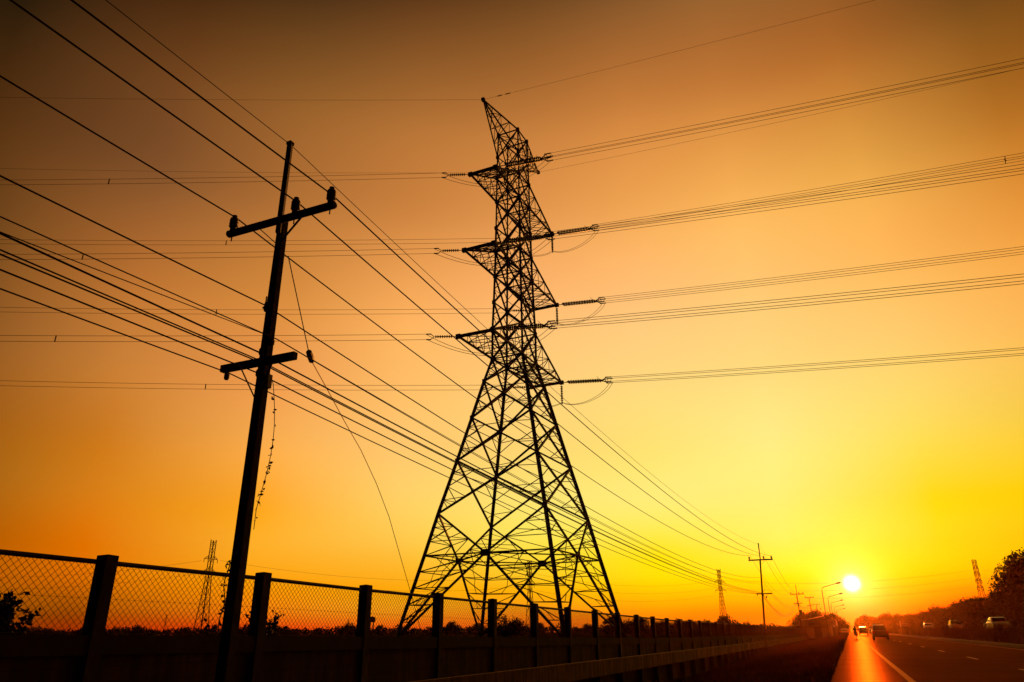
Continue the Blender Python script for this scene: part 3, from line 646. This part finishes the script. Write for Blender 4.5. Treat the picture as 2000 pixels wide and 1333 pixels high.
# their wires
def fw(name, a, b, sag, r, lab):
    a, b = Vector(a), Vector(b); m = MB(); m.tube([a+(b-a)*(i/40)-UP*(4*sag*(i/40)*(1-i/40)) for i in range(41)], r, 4); tag(m.obj(name, ALU), lab, 'power line', 'wires between the distant pylons')
for i, z in enumerate((41, 35.5, 30)):
    w_ = ('upper','middle','lower')[i]
    fw('distant_power_line', (168.5+4, 620, z-3), (334-4, 545, z-1.5), 5, .05, f'{w_} faint wire spanning from the hazy mid pylon to the right-edge pylon')
    fw('distant_power_line', (168.5-4, 620, z-3), (11.4+4, 530, z-3), 6, .05, f'{w_} faint wire spanning between the big tower and the hazy mid pylon')
    fw('distant_power_line', (334+4, 545, z-1.5), (520, 480, z), 6, .05, f'{w_} faint wire leaving the right-edge pylon over the trees')
for i, z in enumerate((37.5, 31)):
    w_ = ('upper','lower')[i]
    fw('distant_power_line', (-161.5+5, 400, z-1), (11.4-4, 530, z-1), 6, .05, f'{w_} faint wire from the left distant pylon toward the big tower')
    fw('distant_power_line', (-161.5-5, 400, z-1), (-420, 480, z+3), 7, .05, f'{w_} faint wire leaving the left distant pylon toward the left')
# water tower
wt_ = thing('water_tower', 'small round-topped water tower on thin legs behind the fourth fence post', 'water tower', loc=(-64.3, 350, -1))
m = MB(); m.tube([(0,0,5.6),(0,0,5.8),(0,0,7.3),(0,0,7.8),(0,0,8.1)], [1.2,1.6,1.6,1.2,.3], 14); m.obj('tank', CONC, wt_)
for s in ((-.7,-.7),(.7,-.7),(.7,.7),(-.7,.7)): m = MB(); m.beam((s[0], s[1], 0), (s[0], s[1], 5.7), .3); m.obj('leg', CONC, wt_)

# ------------------------------------------------------------------ trees
def tree_mesh(name, H, cw, nclump, nleaf, leaf, seed, trunk_h=.3, matl=LEAFD, loose=.55, low=.22, lab='tree', cat='tree', grp=None):
    rnd = random.Random(seed); o = thing(name, lab, cat, grp)
    tr = MB(); top = Vector((rnd.uniform(-.05,.05)*H, rnd.uniform(-.05,.05)*H, H*.72)); fork = Vector((0,0,H*trunk_h))
    tr.tube([(0,0,-.3),(rnd.uniform(-.02,.02)*H,0,H*trunk_h*.5), fork, mid(fork, top, .5), top], [H*.035,H*.028,H*.022,H*.015,H*.005], 7)
    cl = []
    for i in range(nclump):
        th = rnd.uniform(0, 2*pi); k_ = (i+.5)/nclump; zz = H*(low+(.97-low)*k_); env = sin(pi*min(1, .18+.82*k_))**.6
        rr = cw*.5*env*rnd.uniform(.25, 1.0); cl.append((Vector((rr*cos(th), rr*sin(th), zz)), cw*rnd.uniform(.13, .24)))
    lf = MB()
    for c, r_ in cl:
        s = Vector((0,0, min(c.z*.8, H*.7))); s.z = max(s.z, H*trunk_h*.8); tr.tube([s, mid(s, c, .5)+Vector((0,0,H*.02)), c], [H*.011, H*.007, H*.003], 5)
        for j in range(nleaf):
            d = Vector((rnd.gauss(0,1), rnd.gauss(0,1), rnd.gauss(0,.8))); 
            if d.length > 1.5: d *= 1.5/d.length
            leafcard(lf, c+d*loose*r_, leaf*rnd.uniform(.6, 1.5), rnd)
    tr.obj('trunk', BARK, o); lf.obj('crown', matl, o); index_kids(o); return o
GB = 'low trees along the horizon behind the wall'; GR = 'trees along the far right roadside'
KA = tree_mesh('broadleaf_tree', 5, 8, 34, 70, .55, 1, .25, lab='x', grp=GB, low=.15)
KB = tree_mesh('broadleaf_tree', 4.2, 11, 40, 70, .55, 2, .15, lab='x', grp=GB, low=.08)
KC = tree_mesh('broadleaf_tree', 5.5, 5, 28, 60, .5, 3, .3, lab='x', grp=GB, low=.2)
KD = tree_mesh('acacia_tree', 5, 8, 9, 60, .35, 4, .4, lab='x', grp=GB, low=.55)
used = set()
FEAT = ['rounded','spreading','tall-crowned','ragged']
def where(px):
    marks = [(60,'behind the leftmost fence bay'),(190,'just left of the first fence post'),(330,'just right of the first fence post'),(420,'beside the left distant pylon'),(505,'between the near utility pole and the second fence post'),(600,'just right of the second fence post'),(705,'left of the third fence post'),(780,'beside the water tower'),(850,'behind the left foot of the big tower'),(950,'between the fourth and fifth fence posts'),(1035,'between the fifth and sixth fence posts'),(1105,'between the sixth and seventh fence posts'),(1160,'left of the right foot of the big tower'),(1230,'behind the right foot of the big tower'),(1300,'above the fence just right of the big tower'),(1390,'above the fence left of the hazy mid pylon'),(1440,'at the foot of the hazy mid pylon'),(1485,'left of the second utility pole'),(1540,'right of the second utility pole'),(1590,'left of the roadside shop')]
    for a_, b_ in marks:
        if px <= a_: return b_
    return 'near the shop'
CP, SP = cos(PITCH), sin(PITCH)
rt = random.Random(11); cnt = {}
trees = []
px = 5
while px < 1590:
    trees.append((px, rt.uniform(260, 440), rt.choice('AABBBC'), rt.uniform(.5, .95))); px += rt.uniform(16, 25)
trees += [(1416,180,'A',.85),(1375,300,'B',1.1),(985,150,'D',.85),(1250,200,'A',.85),(1225,230,'B',.85),(1190,210,'C',.9),(1320,220,'B',.85),(1290,240,'A',.8),(880,230,'A',.8),(1005,200,'B',.9),(1345,230,'A',.8)]
first = {}
nums = {2:'two',3:'three',4:'four',5:'five',6:'six',7:'seven',8:'eight',9:'nine',10:'ten'}
nth = ['first','second','third','fourth','fifth','sixth','seventh','eighth','ninth','tenth']
trees = [(a_, b_, c_, d_*.84) for a_, b_, c_, d_ in trees]; trees.sort()
seen = {}
for px, Y, kd, s in trees:
    w_ = where(px); seen.setdefault(w_, []).append((px, Y, kd, s))
for w_, lst in seen.items():
    for j, (px, Y, kd, s) in enumerate(lst):
        src = dict(A=KA, B=KB, C=KC, D=KD)[kd]; f_ = {'A':'rounded','B':'broad','C':'narrow','D':'flat-topped'}[kd]
        lab = (f'low {f_} tree ' + w_) if len(lst) == 1 else f'{f_} tree, {nth[j]} of {nums[len(lst)]} ' + w_
        X = (px-1000)/1407/(CP+.4034*SP)*Y; gzv = -.75 if Y < 300 else -1.1
        if kd not in first: first[kd] = 1; o = src; o.location = (X, Y, gzv); o.scale = (s,s,s); o.rotation_euler = (0,0,rt.uniform(0,6)); o['label'] = lab
        else: dup(src, lab, (X, Y, gzv), rt.uniform(0, 6), s)
# far-off woods closing the plain
ws = MB(); rw = random.Random(5)
for i in range(15000):
    az = radians(rw.uniform(-42, 21)); D = rw.uniform(480, 640); hh = 2.6+2.4*abs(sin(az*37))*abs(sin(az*61+1))+1.6*rw.random()
    leafcard(ws, Vector((D*sin(az), D*cos(az), -1.2+rw.random()**.8*hh)), rw.uniform(1.0, 2.2), rw)
tag(ws.obj('distant_woods', LEAFD), 'low dark strip of far-off woods along the plain behind the wall', 'woods', kind='stuff')
# shrubs close behind the fence
def shrub(label, loc, s, seed, n=420, leaf=.11, h=1.0, name='shrub'):
    rnd = random.Random(seed); o = thing(name, label, 'shrub', loc=loc); st_ = MB(); lf = MB()
    for i in range(16):
        th = rnd.uniform(0, 6.28); r_ = rnd.uniform(.15, .6); t_ = Vector((r_*cos(th), r_*sin(th), rnd.uniform(.5, 1.0)*h))*s; st_.tube([(0,0,-.2), t_*.5+Vector((0,0,.1)), t_], [.02,.012,.004], 5)
        for j in range(n//16):
            k_ = rnd.uniform(.3, 1.05); leafcard(lf, t_*k_+Vector((rnd.gauss(0,.06), rnd.gauss(0,.06), rnd.gauss(0,.07)))*s, leaf*rnd.uniform(.6, 1.5), rnd)
    st_.obj('stem', BARK, o); lf.obj('leaves', LEAFD, o); return o
shrub('leafy shrub behind the chain-link at the left edge', (-8.82, 12.9, -.45), 1.12, 3, 1500, .13, h=1.12)
shrub('bushy shrub behind the fence just right of the second post', (-7.2, 22.5, -.5), 1.05, 8, 700, .12)
shrub('small shrub behind the fence between near pole and second post', (-6.8, 17.6, -.5), .7, 9, 260, .09)
shrub('thin shrub with outstretched twigs behind the fifth fence post', (-.45, 40, -.5), 1.15, 12, 400, .16)

# large trees across the road
BIG = tree_mesh('rain_tree', 11.2, 13.5, 150, 150, .42, 21, .22, lab='largest dark leafy tree at the right edge of the road', cat='tree', grp=GR, low=.14, loose=.5)
BIG.location = (84.4, 124, -.6)
def rt_(src, label, mx_, Y, s, rz=0): return dup(src, label, (mx_*Y, Y, -.6), rz, s, GR)
rt_(BIG, 'dark tree filling the right frame edge just behind the largest tree', .725, 118, .82, 2)
rt_(BIG, 'dark tree directly left of the largest tree', .632, 150, .60, 1)
rt_(BIG, 'dark leafy tree above the white parked car', .603, 158, (.78,.78,.54), 4)
rt_(BIG, 'dark tree second left of the largest, above the second oncoming car', .575, 190, (.78,.78,.50), 3)
MED = tree_mesh('roadside_tree', 7.2, 10.5, 80, 110, .48, 33, .2, lab='mid-height tree sloping down from the dark mass toward the road', grp=GR, low=.06)
MED.location = (.548*205, 205, -.6); MED.scale = (.78,.78,.76)
for i, (mx_, Y, s, lab) in enumerate([(.665,100,(.9,.9,.5),'low dark tree beneath the crown of the largest tree'),(.70,104,(1,1,.55),'low dark tree at the right frame edge'),(.62,128,(1,1,.65),'low dark tree behind the white oncoming car'),(.59,150,(1,1,.72),'low dark tree between the first two oncoming cars'),
        (.531,235,.70,'ragged tree left of the dark mass, above the far oncoming car'),(.512,270,.70,'mid tree behind the dark truck'),(.497,310,.78,'hazy rounded tree right of the pickup'),(.483,350,.92,'hazy tall rounded tree above the pickup roof line'),
        (.474,400,.85,'hazy low tree behind the pickup'),(.463,450,.95,'reddish hazy tree above the pickup tailgate'),(.4545,500,1.15,'reddish hazy tree over the black sport vehicle'),(.448,540,1.05,'hazy tree at the vanishing end of the right tree row'),
        (.556,215,.74,'low tree above the second oncoming car'),(.52,250,.64,'low tree right of the dark truck'),(.505,290,.68,'low hazy tree left of the dark truck')]):
    rt_(MED, lab, mx_, Y, s, i*1.3)
GL = 'trees along the left roadside beyond the shop'
for i, (mx_, Y, s) in enumerate([(.409,200,.62),(.4125,235,.72),(.4165,270,.70),(.420,320,.66),(.4235,380,.6),(.4262,450,.5),(.428,520,.42),(.392,190,.7),(.374,230,.75)]):
    lab = ['dark tree just right of the roadside shop','reddish tree behind the second street lamp','reddish tree behind the middle street lamp','hazy tree below the fourth street lamp','hazy tree beyond the street lamps','small hazy tree near the vanishing point on the left','tiniest hazy tree at the left of the vanishing point','tree rising behind the shop roof','tree left of the shop behind the third utility pole'][i]
    dup(MED, lab, (mx_*Y, Y, -1.2), i*2.1, s, GL)

# ------------------------------------------------------------------ grass
gr = MB(); rg = random.Random(3)
def blade(m, p, h):
    a_ = rg.uniform(0, 6.28); w = h*.07+.006; d = Vector((cos(a_), sin(a_), 0)); l = Vector((rg.uniform(-.4,.4), rg.uniform(-.4,.4), 1))*h
    m.add([p-d*w, p+d*w, p+l], [(0,1,2)])
for i in range(26000):
    t = 9+ (rg.random()**1.7)*150; l = -8.4+rg.random()**.8*7.72
    for q in range(2): blade(gr, R(l+rg.uniform(-.1,.1), t+rg.uniform(-.1,.1), gz(l, t)-.05), rg.uniform(.12, .34)*(1+t/130))
tag(gr.obj('verge_grass', GRASS), 'dry dark grass covering the verge between wall and road', 'grass', kind='stuff')
gm = MB()
for i in range(9000):
    t = 25+(rg.random()**1.5)*260; l = rg.uniform(10.2, 13.1); blade(gm, R(l, t, gz(l, t)-.03), rg.uniform(.25,.6)*(1+t/200))
for i in range(6000):
    t = 40+(rg.random()**1.3)*220; l = rg.uniform(11.3, 13.0); leafcard(gm, R(l, t, gz(l, t)+rg.random()*.5), rg.uniform(.12,.3), rg)
tag(gm.obj('median_undergrowth', LEAFD), 'low dark undergrowth on the raised median right of the road', 'undergrowth', kind='stuff')
mb = MB(); mb.beam(R(13.0, 20, -.30), R(13.0, 420, -.30), .2, .42); tag(mb.obj('median_barrier', PLINC), 'low concrete median barrier running below the oncoming cars', 'barrier')

# ------------------------------------------------------------------ roadside shop
def bx(m, lat0, lat1, t0, t1, z0, z1): m.box(R((lat0+lat1)/2, (t0+t1)/2, (z0+z1)/2), abs(lat1-lat0), abs(t1-t0), z1-z0, (NR, T, UP))
shop = wthing('roadside_shop', 'dark flat-roofed roadside shop at the end of the long wall', 'shop', loc=tuple(R(-6, 158, -1.3)))
m = MB(); bx(m, -8.2, -3.3, 156, 157, -1.4, 1.1); bx(m, -8.2, -7.9, 157, 172, -1.4, 1.1); bx(m, -8.2, -3.3, 172, 172.3, -1.4, 1.1); bx(m, -3.6, -3.3, 168, 172, -1.4, 1.1); m.obj('wall', WALLP, shop)
m = MB(); bx(m, -8.6, -2.3, 154.5, 173, 1.1, 1.3); bx(m, -8.7, -2.2, 154.3, 154.5, .75, 1.75); bx(m, -2.3, -2.2, 154.5, 173, .75, 1.75); m.obj('roof', TINR, shop)
m = MB(); m.add([R(-8.9,153.5,.95), R(-12.6,154.5,.35), R(-12.6,166,.35), R(-8.9,166,.95), R(-8.9,153.5,1.03), R(-12.6,154.5,.43), R(-12.6,166,.43), R(-8.9,166,1.03)], [(0,1,2,3),(7,6,5,4),(0,4,5,1),(1,5,6,2),(2,6,7,3),(3,7,4,0)]); m.obj('awning', TINR, shop)
for l, t in ((-8.5,154.8),(-2.5,154.8),(-2.5,163),(-2.5,172)): m = MB(); bx(m, l-.09, l+.09, t-.09, t+.09, -1.4, 1.12); m.obj('post', CONC, shop)
for t in (156, 162, 168):
    m = MB(); c = R(-2.6, t, .62); m.tube([c+UP*.12, c+UP*.06, c, c-UP*.05], [.03,.09,.11,.04], 8); m.obj('bulb', FLUO, shop)
m = MB(); bx(m, -6.2, -4.9, 155.9, 155.99, -1.35, .6); m.obj('door', SHIRT, shop)
arc = wthing('tarpaulin_canopy', 'pale arched canopy cloth drooping over the shop roof', 'canopy', loc=tuple(R(-6,160,1.6)))
m = MB(); n = 12
for i in range(n+1):
    k_ = i/n; l = -8.4+4.2*k_; z = 1.75+.75*k_**1.5
    m.v += [tuple(R(l, 157, z)), tuple(R(l, 160.5, z+.12)), tuple(R(l, 157, z+.07)), tuple(R(l, 160.5, z+.19))]
for i in range(n):
    a_, b_ = 4*i, 4*i+4; m.f += [(a_,a_+1,b_+1,b_),(a_+2,b_+2,b_+3,a_+3),(a_,b_,b_+2,a_+2),(a_+1,a_+3,b_+3,b_+1)]
m.f += [(0,2,3,1),(4*n,4*n+1,4*n+3,4*n+2)]; m.obj('cloth', mat('pale_cloth', (.5,.42,.3), .8), arc)
for l, t in ((-8.3,157.2),(-4.3,157.2),(-8.3,160.2),(-4.3,160.2)): m = MB(); m.beam(R(l, t, 1.28), R(l, t, 1.78+(.7 if l > -5 else 0)), .06); m.obj('pole', GALV, arc)

# ------------------------------------------------------------------ vehicles (modelled nose toward +Y, then turned)
def wheel(par, x, y, r=.33, w=.22):
    m = MB(); m.tube([(x-w/2,y,r),(x-w/2+.03,y,r),(x+w/2-.03,y,r),(x+w/2,y,r)], [r*.9,r,r,r*.9], 18); t_ = m.obj('wheel', RUBBER, par)
    s = 1 if x > 0 else -1; m = MB(); m.tube([(x+s*(w/2-.02),y,r),(x+s*(w/2+.012),y,r)], [r*.62,r*.5], 14); m.obj('rim', CHROME, t_)
def sideprofile(m, prof, w, inset=None):     # prof is (y,z)
    n = len(prof); g_ = lambda z: 0 if not inset or z < inset[0] else (z-inset[0])*inset[1]
    vs = [(-w/2+g_(z), y, z) for y, z in prof]+[(w/2-g_(z), y, z) for y, z in prof]
    m.add(vs, [tuple(range(n)), tuple(reversed(range(n, 2*n)))]+[(i, (i+1)%n, (i+1)%n+n, i+n) for i in range(n)])
def bevelled(o, w=.05):
    b = o.modifiers.new('bevel', 'BEVEL'); b.width = w; b.segments = 2; b.limit_method = 'ANGLE'; return o
def car(label, col, loc, rz, kind='sedan', s=1.0):
    nm = {'sedan':'sedan_car','suv':'sport_utility_vehicle','pickup':'pickup_truck','truck':'cargo_truck'}[kind]
    o = thing(nm, label, {'sedan':'car','suv':'car','pickup':'pickup truck','truck':'truck'}[kind], 'vehicles on the road', loc, rz)
    pm = paint('paint_'+kind, col); m = MB(); gl = MB(); W = 1.75
    if kind == 'sedan':
        sideprofile(m, [(-2.2,.25),(-2.25,.62),(-2.15,.92),(-1.55,.97),(1.0,.93),(1.95,.78),(2.2,.6),(2.2,.25)], W)
        cab = [(-1.6,.95),(-1.15,1.38),(-.2,1.45),(.35,1.40),(1.1,.93)]; wy = 1.38
    elif kind == 'suv':
        W = 1.85; sideprofile(m, [(-2.2,.35),(-2.27,.8),(-2.2,1.08),(1.1,1.08),(2.05,.98),(2.25,.7),(2.25,.35)], W)
        cab = [(-2.15,1.06),(-1.95,1.72),(-.2,1.78),(.35,1.72),(1.15,1.06)]; wy = 1.4
    elif kind == 'pickup':
        W = 1.8; sideprofile(m, [(-2.55,.5),(-2.6,1.08),(-.7,1.08),(1.3,1.08),(2.3,1.0),(2.5,.72),(2.5,.42)], W)
        cab = [(-.8,1.06),(-.6,1.70),(.3,1.76),(.65,1.70),(1.45,1.06)]; wy = 1.6
    else:
        W = 2.3; sideprofile(m, [(-3.6,.8),(-3.6,3.0),(1.2,3.0),(1.2,.8)], W)
        cab = [(1.3,.5),(1.3,2.2),(1.9,2.3),(2.6,2.1),(3.0,1.2),(3.0,.5)]; wy = 2.2
    bevelled(m.obj('body', pm, o), .06)
    c = MB(); sideprofile(c, cab, W-.10, (1.0, .28)); cb = bevelled(c.obj('cabin', pm, o), .05)
    # windows: side strips, windscreen and rear glass, slightly proud of the cabin
    zs = [z for y, z in cab]; ym = sum(y for y, z in cab)/len(cab); zm = (min(zs)+max(zs))/2
    gi = [(ym+(y-ym)*.86, zm+(z-zm)*.72) for y, z in cab]
    for s_ in (-1, 1):
        g_ = MB(); hw = (W-.10)/2; vs = [(s_*(hw-max(0, z-1.0)*.28+.012), y, z) for y, z in gi]; vs2 = [(s_*(hw-max(0, z-1.0)*.28-.02), y, z) for y, z in gi]; n = len(gi)
        g_.add(vs+vs2, [tuple(range(n)), tuple(reversed(range(n, 2*n)))]+[(i, (i+1)%n, (i+1)%n+n, i+n) for i in range(n)]); g_.obj('side_window', GLASS, o)
    def pane(nm_, a_, b_):
        a_, b_ = Vector((0, *a_)), Vector((0, *b_)); p, q = mid(a_, b_, .1), mid(a_, b_, .9); nrm = Vector((0, (b_-a_).z, -(b_-a_).y)).normalized()
        if nrm.dot(Vector((0, mid(a_, b_).y-ym, .2))) < 0: nrm = -nrm
        w0, w1 = (W-.10)/2-max(0, p.z-1)*.28-.1, (W-.10)/2-max(0, q.z-1)*.28-.1
        vs = [Vector((sx*w, r_.y, r_.z))+nrm*k_ for k_ in (.012, -.02) for r_, w in ((p, w0), (q, w1)) for sx in (-1, 1)]
        g_ = MB(); g_.add(vs, [(0,1,3,2),(4,6,7,5),(0,4,5,1),(2,3,7,6),(0,2,6,4),(1,5,7,3)]); g_.obj(nm_, GLASS, o)
    pane('rear_window', cab[0], cab[1]); pane('windscreen', cab[-1], cab[-2])
    yb = -2.6 if kind == 'pickup' else -3.6 if kind == 'truck' else -2.25; yf = 2.45 if kind == 'pickup' else 2.9 if kind == 'truck' else 2.2; zl = .8 if kind != 'sedan' else .72
    for s_ in (-1, 1):
        m = MB(); m.box((s_*(W/2-.14), yb-.02, zl+.08), .2, .08, .26); m.obj('tail_light', RED, o)
        m = MB(); m.box((s_*(W/2-.24), yf-.02, zl-.08), .32, .10, .16); m.obj('headlight', LAMPG, o)
        m = MB(); m.box((s_*(W/2+.10), (cab[-1][0]-.35), (1.02 if kind != 'truck' else 1.8)+.05), .2, .1, .15); m.obj('mirror', pm, o)
    m = MB(); m.box((0, yb-.07, .42), W*.92, .14, .2); bevelled(m.obj('bumper', RUBBER, o), .03)
    r_ = .33 if kind == 'sedan' else .37 if kind != 'truck' else .45; wf = 1.35 if kind != 'truck' else 2.1
    for sx in (-1, 1):
        for y in (-wf, wf): wheel(o, sx*(W/2-.12), y, r_)
    o.scale = (s, s, s); return o
Rl = lambda l, t, z: tuple(R(l, t, z))
car('dark pickup truck driving away in the left lane, nearest vehicle on the road', (.06,.045,.04), Rl(3.35, 108, ROAD_Z), RZ, 'pickup')
car('black tall vehicle driving away just ahead of the motorcycle rider', (.03,.025,.03), Rl(2.75, 200, ROAD_Z), RZ, 'suv', 1.05)
car('pale car far ahead between the black tall vehicle and the pickup', (.5,.45,.4), Rl(5.6, 240, ROAD_Z), RZ, 'sedan')
car('dark car parked at the left road edge near the vanishing point', (.07,.05,.05), Rl(-1.3, 205, ROAD_Z-.02), RZ, 'sedan')
car('silver car facing the camera on the raised far carriageway, nearest oncoming', (.2,.18,.16), Rl(15.6, 103, -.165), RZ+pi, 'sedan')
car('white sport vehicle facing the camera, second oncoming on the far carriageway', (.25,.22,.2), Rl(16.2, 148, -.165), RZ+pi, 'suv', .9)
car('pale sedan facing the camera, farthest oncoming on the far carriageway', (.35,.32,.28), Rl(15.5, 188, -.165), RZ+pi, 'sedan')
car('dark boxy truck facing the camera at the far end of the carriageway', (.05,.04,.04), Rl(15.2, 262, -.165), RZ+pi, 'truck', .85)
car('black car with dim lamps between the two nearest oncoming cars', (.02,.02,.02), Rl(18.6, 128, -.165), RZ+pi, 'sedan', .95)

# motorcycle and rider
mo = thing('motorcycle', 'small motorcycle ridden away along the paved shoulder', 'motorcycle', None, Rl(.66, 125, ROAD_Z), RZ)
for y in (-.62, .62):
    m = MB(); m.tube([(.04*cos(a_)*0, y, .29) for a_ in (0,)]+[(.001, y, .29)], .01, 4)
    m = MB(); ring = [(0, y+.26*cos(q), .29+.26*sin(q)) for q in [i*pi/8 for i in range(17)]]; m.tube(ring, .062, 8); w_ = m.obj('wheel', RUBBER, mo)
    m = MB(); 
    for q in range(4): m.beam((0, y+.24*cos(q*pi/4), .29+.24*sin(q*pi/4)), (0, y-.24*cos(q*pi/4), .29-.24*sin(q*pi/4)), .02)
    m.obj('spokes', CHROME, w_)
m = MB(); m.tube([(0,-.75,.72),(0,-.3,.62),(0,0,.50),(0,.3,.58),(0,.45,.85)], [.07,.13,.13,.10,.08], 10); m.obj('body', paint('bike_paint', (.2,.02,.02)), mo, True)
m = MB(); m.tube([(0,-.72,.80),(0,-.4,.80),(0,.05,.76)], [.09,.13,.08], 10); m.obj('seat', RUBBER, mo, True)
m = MB(); m.tube([(-.33,.28,1.02),(-.15,.42,1.03),(.15,.42,1.03),(.33,.28,1.02)], .018, 6); m.tube([(0,.42,1.03),(0,.62,.29)], .03, 6); m.obj('handlebar', CHROME, mo)
m = MB(); m.tube([(0,-.95,.45),(0,-.85,.66),(0,-.55,.70)], [.12,.17,.13], 8); m.tube([(.13,-.7,.36),(.13,-.1,.32)], .06, 8); m.obj('rear_fender', RUBBER, mo, True)
m = MB(); m.box((0,-.98,.66), .14, .05, .10); m.obj('tail_light', RED, mo)
m = MB()
for s_ in (-1,1): m.beam((s_*.2,.38,1.04), (s_*.3,.36,1.22), .015); m.box((s_*.3,.36,1.25), .11, .03, .07)
m.obj('mirror', CHROME, mo)
pn = thing('person', 'motorcycle rider in dark jacket and helmet, back to the camera', 'person', None, Rl(.66, 125, ROAD_Z), RZ)
def skinned(name, verts, edges, radii, m_, par):
    me = bpy.data.meshes.new(name); me.from_pydata(verts, edges, []); me.materials.append(m_); o = bpy.data.objects.new(name, me); COL.objects.link(o); o.parent = par
    sk = o.modifiers.new('skin', 'SKIN'); 
    for i, r_ in enumerate(radii): me.skin_vertices[0].data[i].radius = (r_, r_)
    me.skin_vertices[0].data[0].use_root = True
    ss = o.modifiers.new('sub', 'SUBSURF'); ss.levels = 1; ss.render_levels = 1
    return o
V_ = [(0,-.25,.86),(0,-.20,1.05),(0,-.12,1.28),(0,-.08,1.40),(0,-.05,1.50),(0,-.04,1.60),
      (-.19,-.09,1.36),(-.27,.05,1.16),(-.28,.24,1.06),(.19,-.09,1.36),(.27,.05,1.16),(.28,.24,1.06),
      (-.12,-.22,.84),(-.22,.15,.78),(-.20,.08,.36),(-.20,.20,.31),(.12,-.22,.84),(.22,.15,.78),(.20,.08,.36),(.20,.20,.31)]
E__ = [(0,1),(1,2),(2,3),(3,4),(4,5),(3,6),(6,7),(7,8),(3,9),(9,10),(10,11),(0,12),(12,13),(13,14),(14,15),(0,16),(16,17),(17,18),(18,19)]
skinned('body', V_, E__, [.20,.19,.22,.17,.07,.11,.10,.075,.05,.10,.075,.05,.14,.11,.075,.06,.14,.11,.075,.06], SHIRT, pn)
hb = MB(); 
hb.tube([(0,-.05,1.50),(0,-.05,1.53),(0,-.05,1.62),(0,-.05,1.70),(0,-.05,1.75),(0,-.05,1.77)], [.08,.125,.145,.125,.08,.02], 14); hb.obj('helmet', paint('helmet_paint', (.08,.02,.02)), pn, True)
for s_ in (-1, 1):
    hd = MB()
    hd.tube([(s_*.28,.22,1.06),(s_*.29,.27,1.05),(s_*.29,.31,1.04)], [.03,.035,.025], 8)
    for q in range(4): a_ = s_*(.265+.018*q); hd.tube([(a_,.30,1.05),(a_,.335,1.035),(a_,.32,1.0)], .010, 5)
    hd.tube([(s_*.255,.27,1.045),(s_*.25,.30,1.01)], .012, 5); hd.obj('hand', SKIN, pn)

# thin lamp masts / poles on the plain
for (px, zt_, Y, lab) in ((1254,.0135,160,'thin bare post above the fence just right of the big tower'),(1434,.0125,260,'thin bare post between the hazy mid pylon and second utility pole'),(1087,.0115,230,'small lamp post between the feet of the big tower')):
    X = (px-1000)/1407/(CP+.4034*SP)*Y; o = thing('lamp_post', lab, 'lamp post', None, (X, Y, -.9)); m = MB(); h_ = zt_*Y+.9
    m.tube([(0,0,0),(0,0,h_)], .07, 6); m.obj('post', GALV, o); m = MB(); m.tube([(0,0,h_-.1),(.3,0,h_),(.9,0,h_+.02)], [.04,.05,.09], 6); m.obj('lamp_head', GALV, o)
# ------------------------------------------------------------------ evening haze
hz = MB(); hz.box((60, 560, 24.2), 1700, 1400, 53.6); ho = hz.obj('haze', GALV); ho['kind'] = 'stuff'; ho['label'] = 'thin orange evening haze over the plain'; ho['category'] = 'haze'
hm = bpy.data.materials.new('haze'); hm.use_nodes = True; hm.node_tree.nodes.clear()
pv = hm.node_tree.nodes.new('ShaderNodeVolumePrincipled'); pv.inputs['Color'].default_value = (.95,.33,.05,1); pv.inputs['Density'].default_value = .00005; pv.inputs['Anisotropy'].default_value = .91
hmo = hm.node_tree.nodes.new('ShaderNodeOutputMaterial'); hm.node_tree.links.new(pv.outputs[0], hmo.inputs['Volume']); ho.data.materials[0] = hm

for o in bpy.data.objects:
    if '_w' in o: del o['_w']
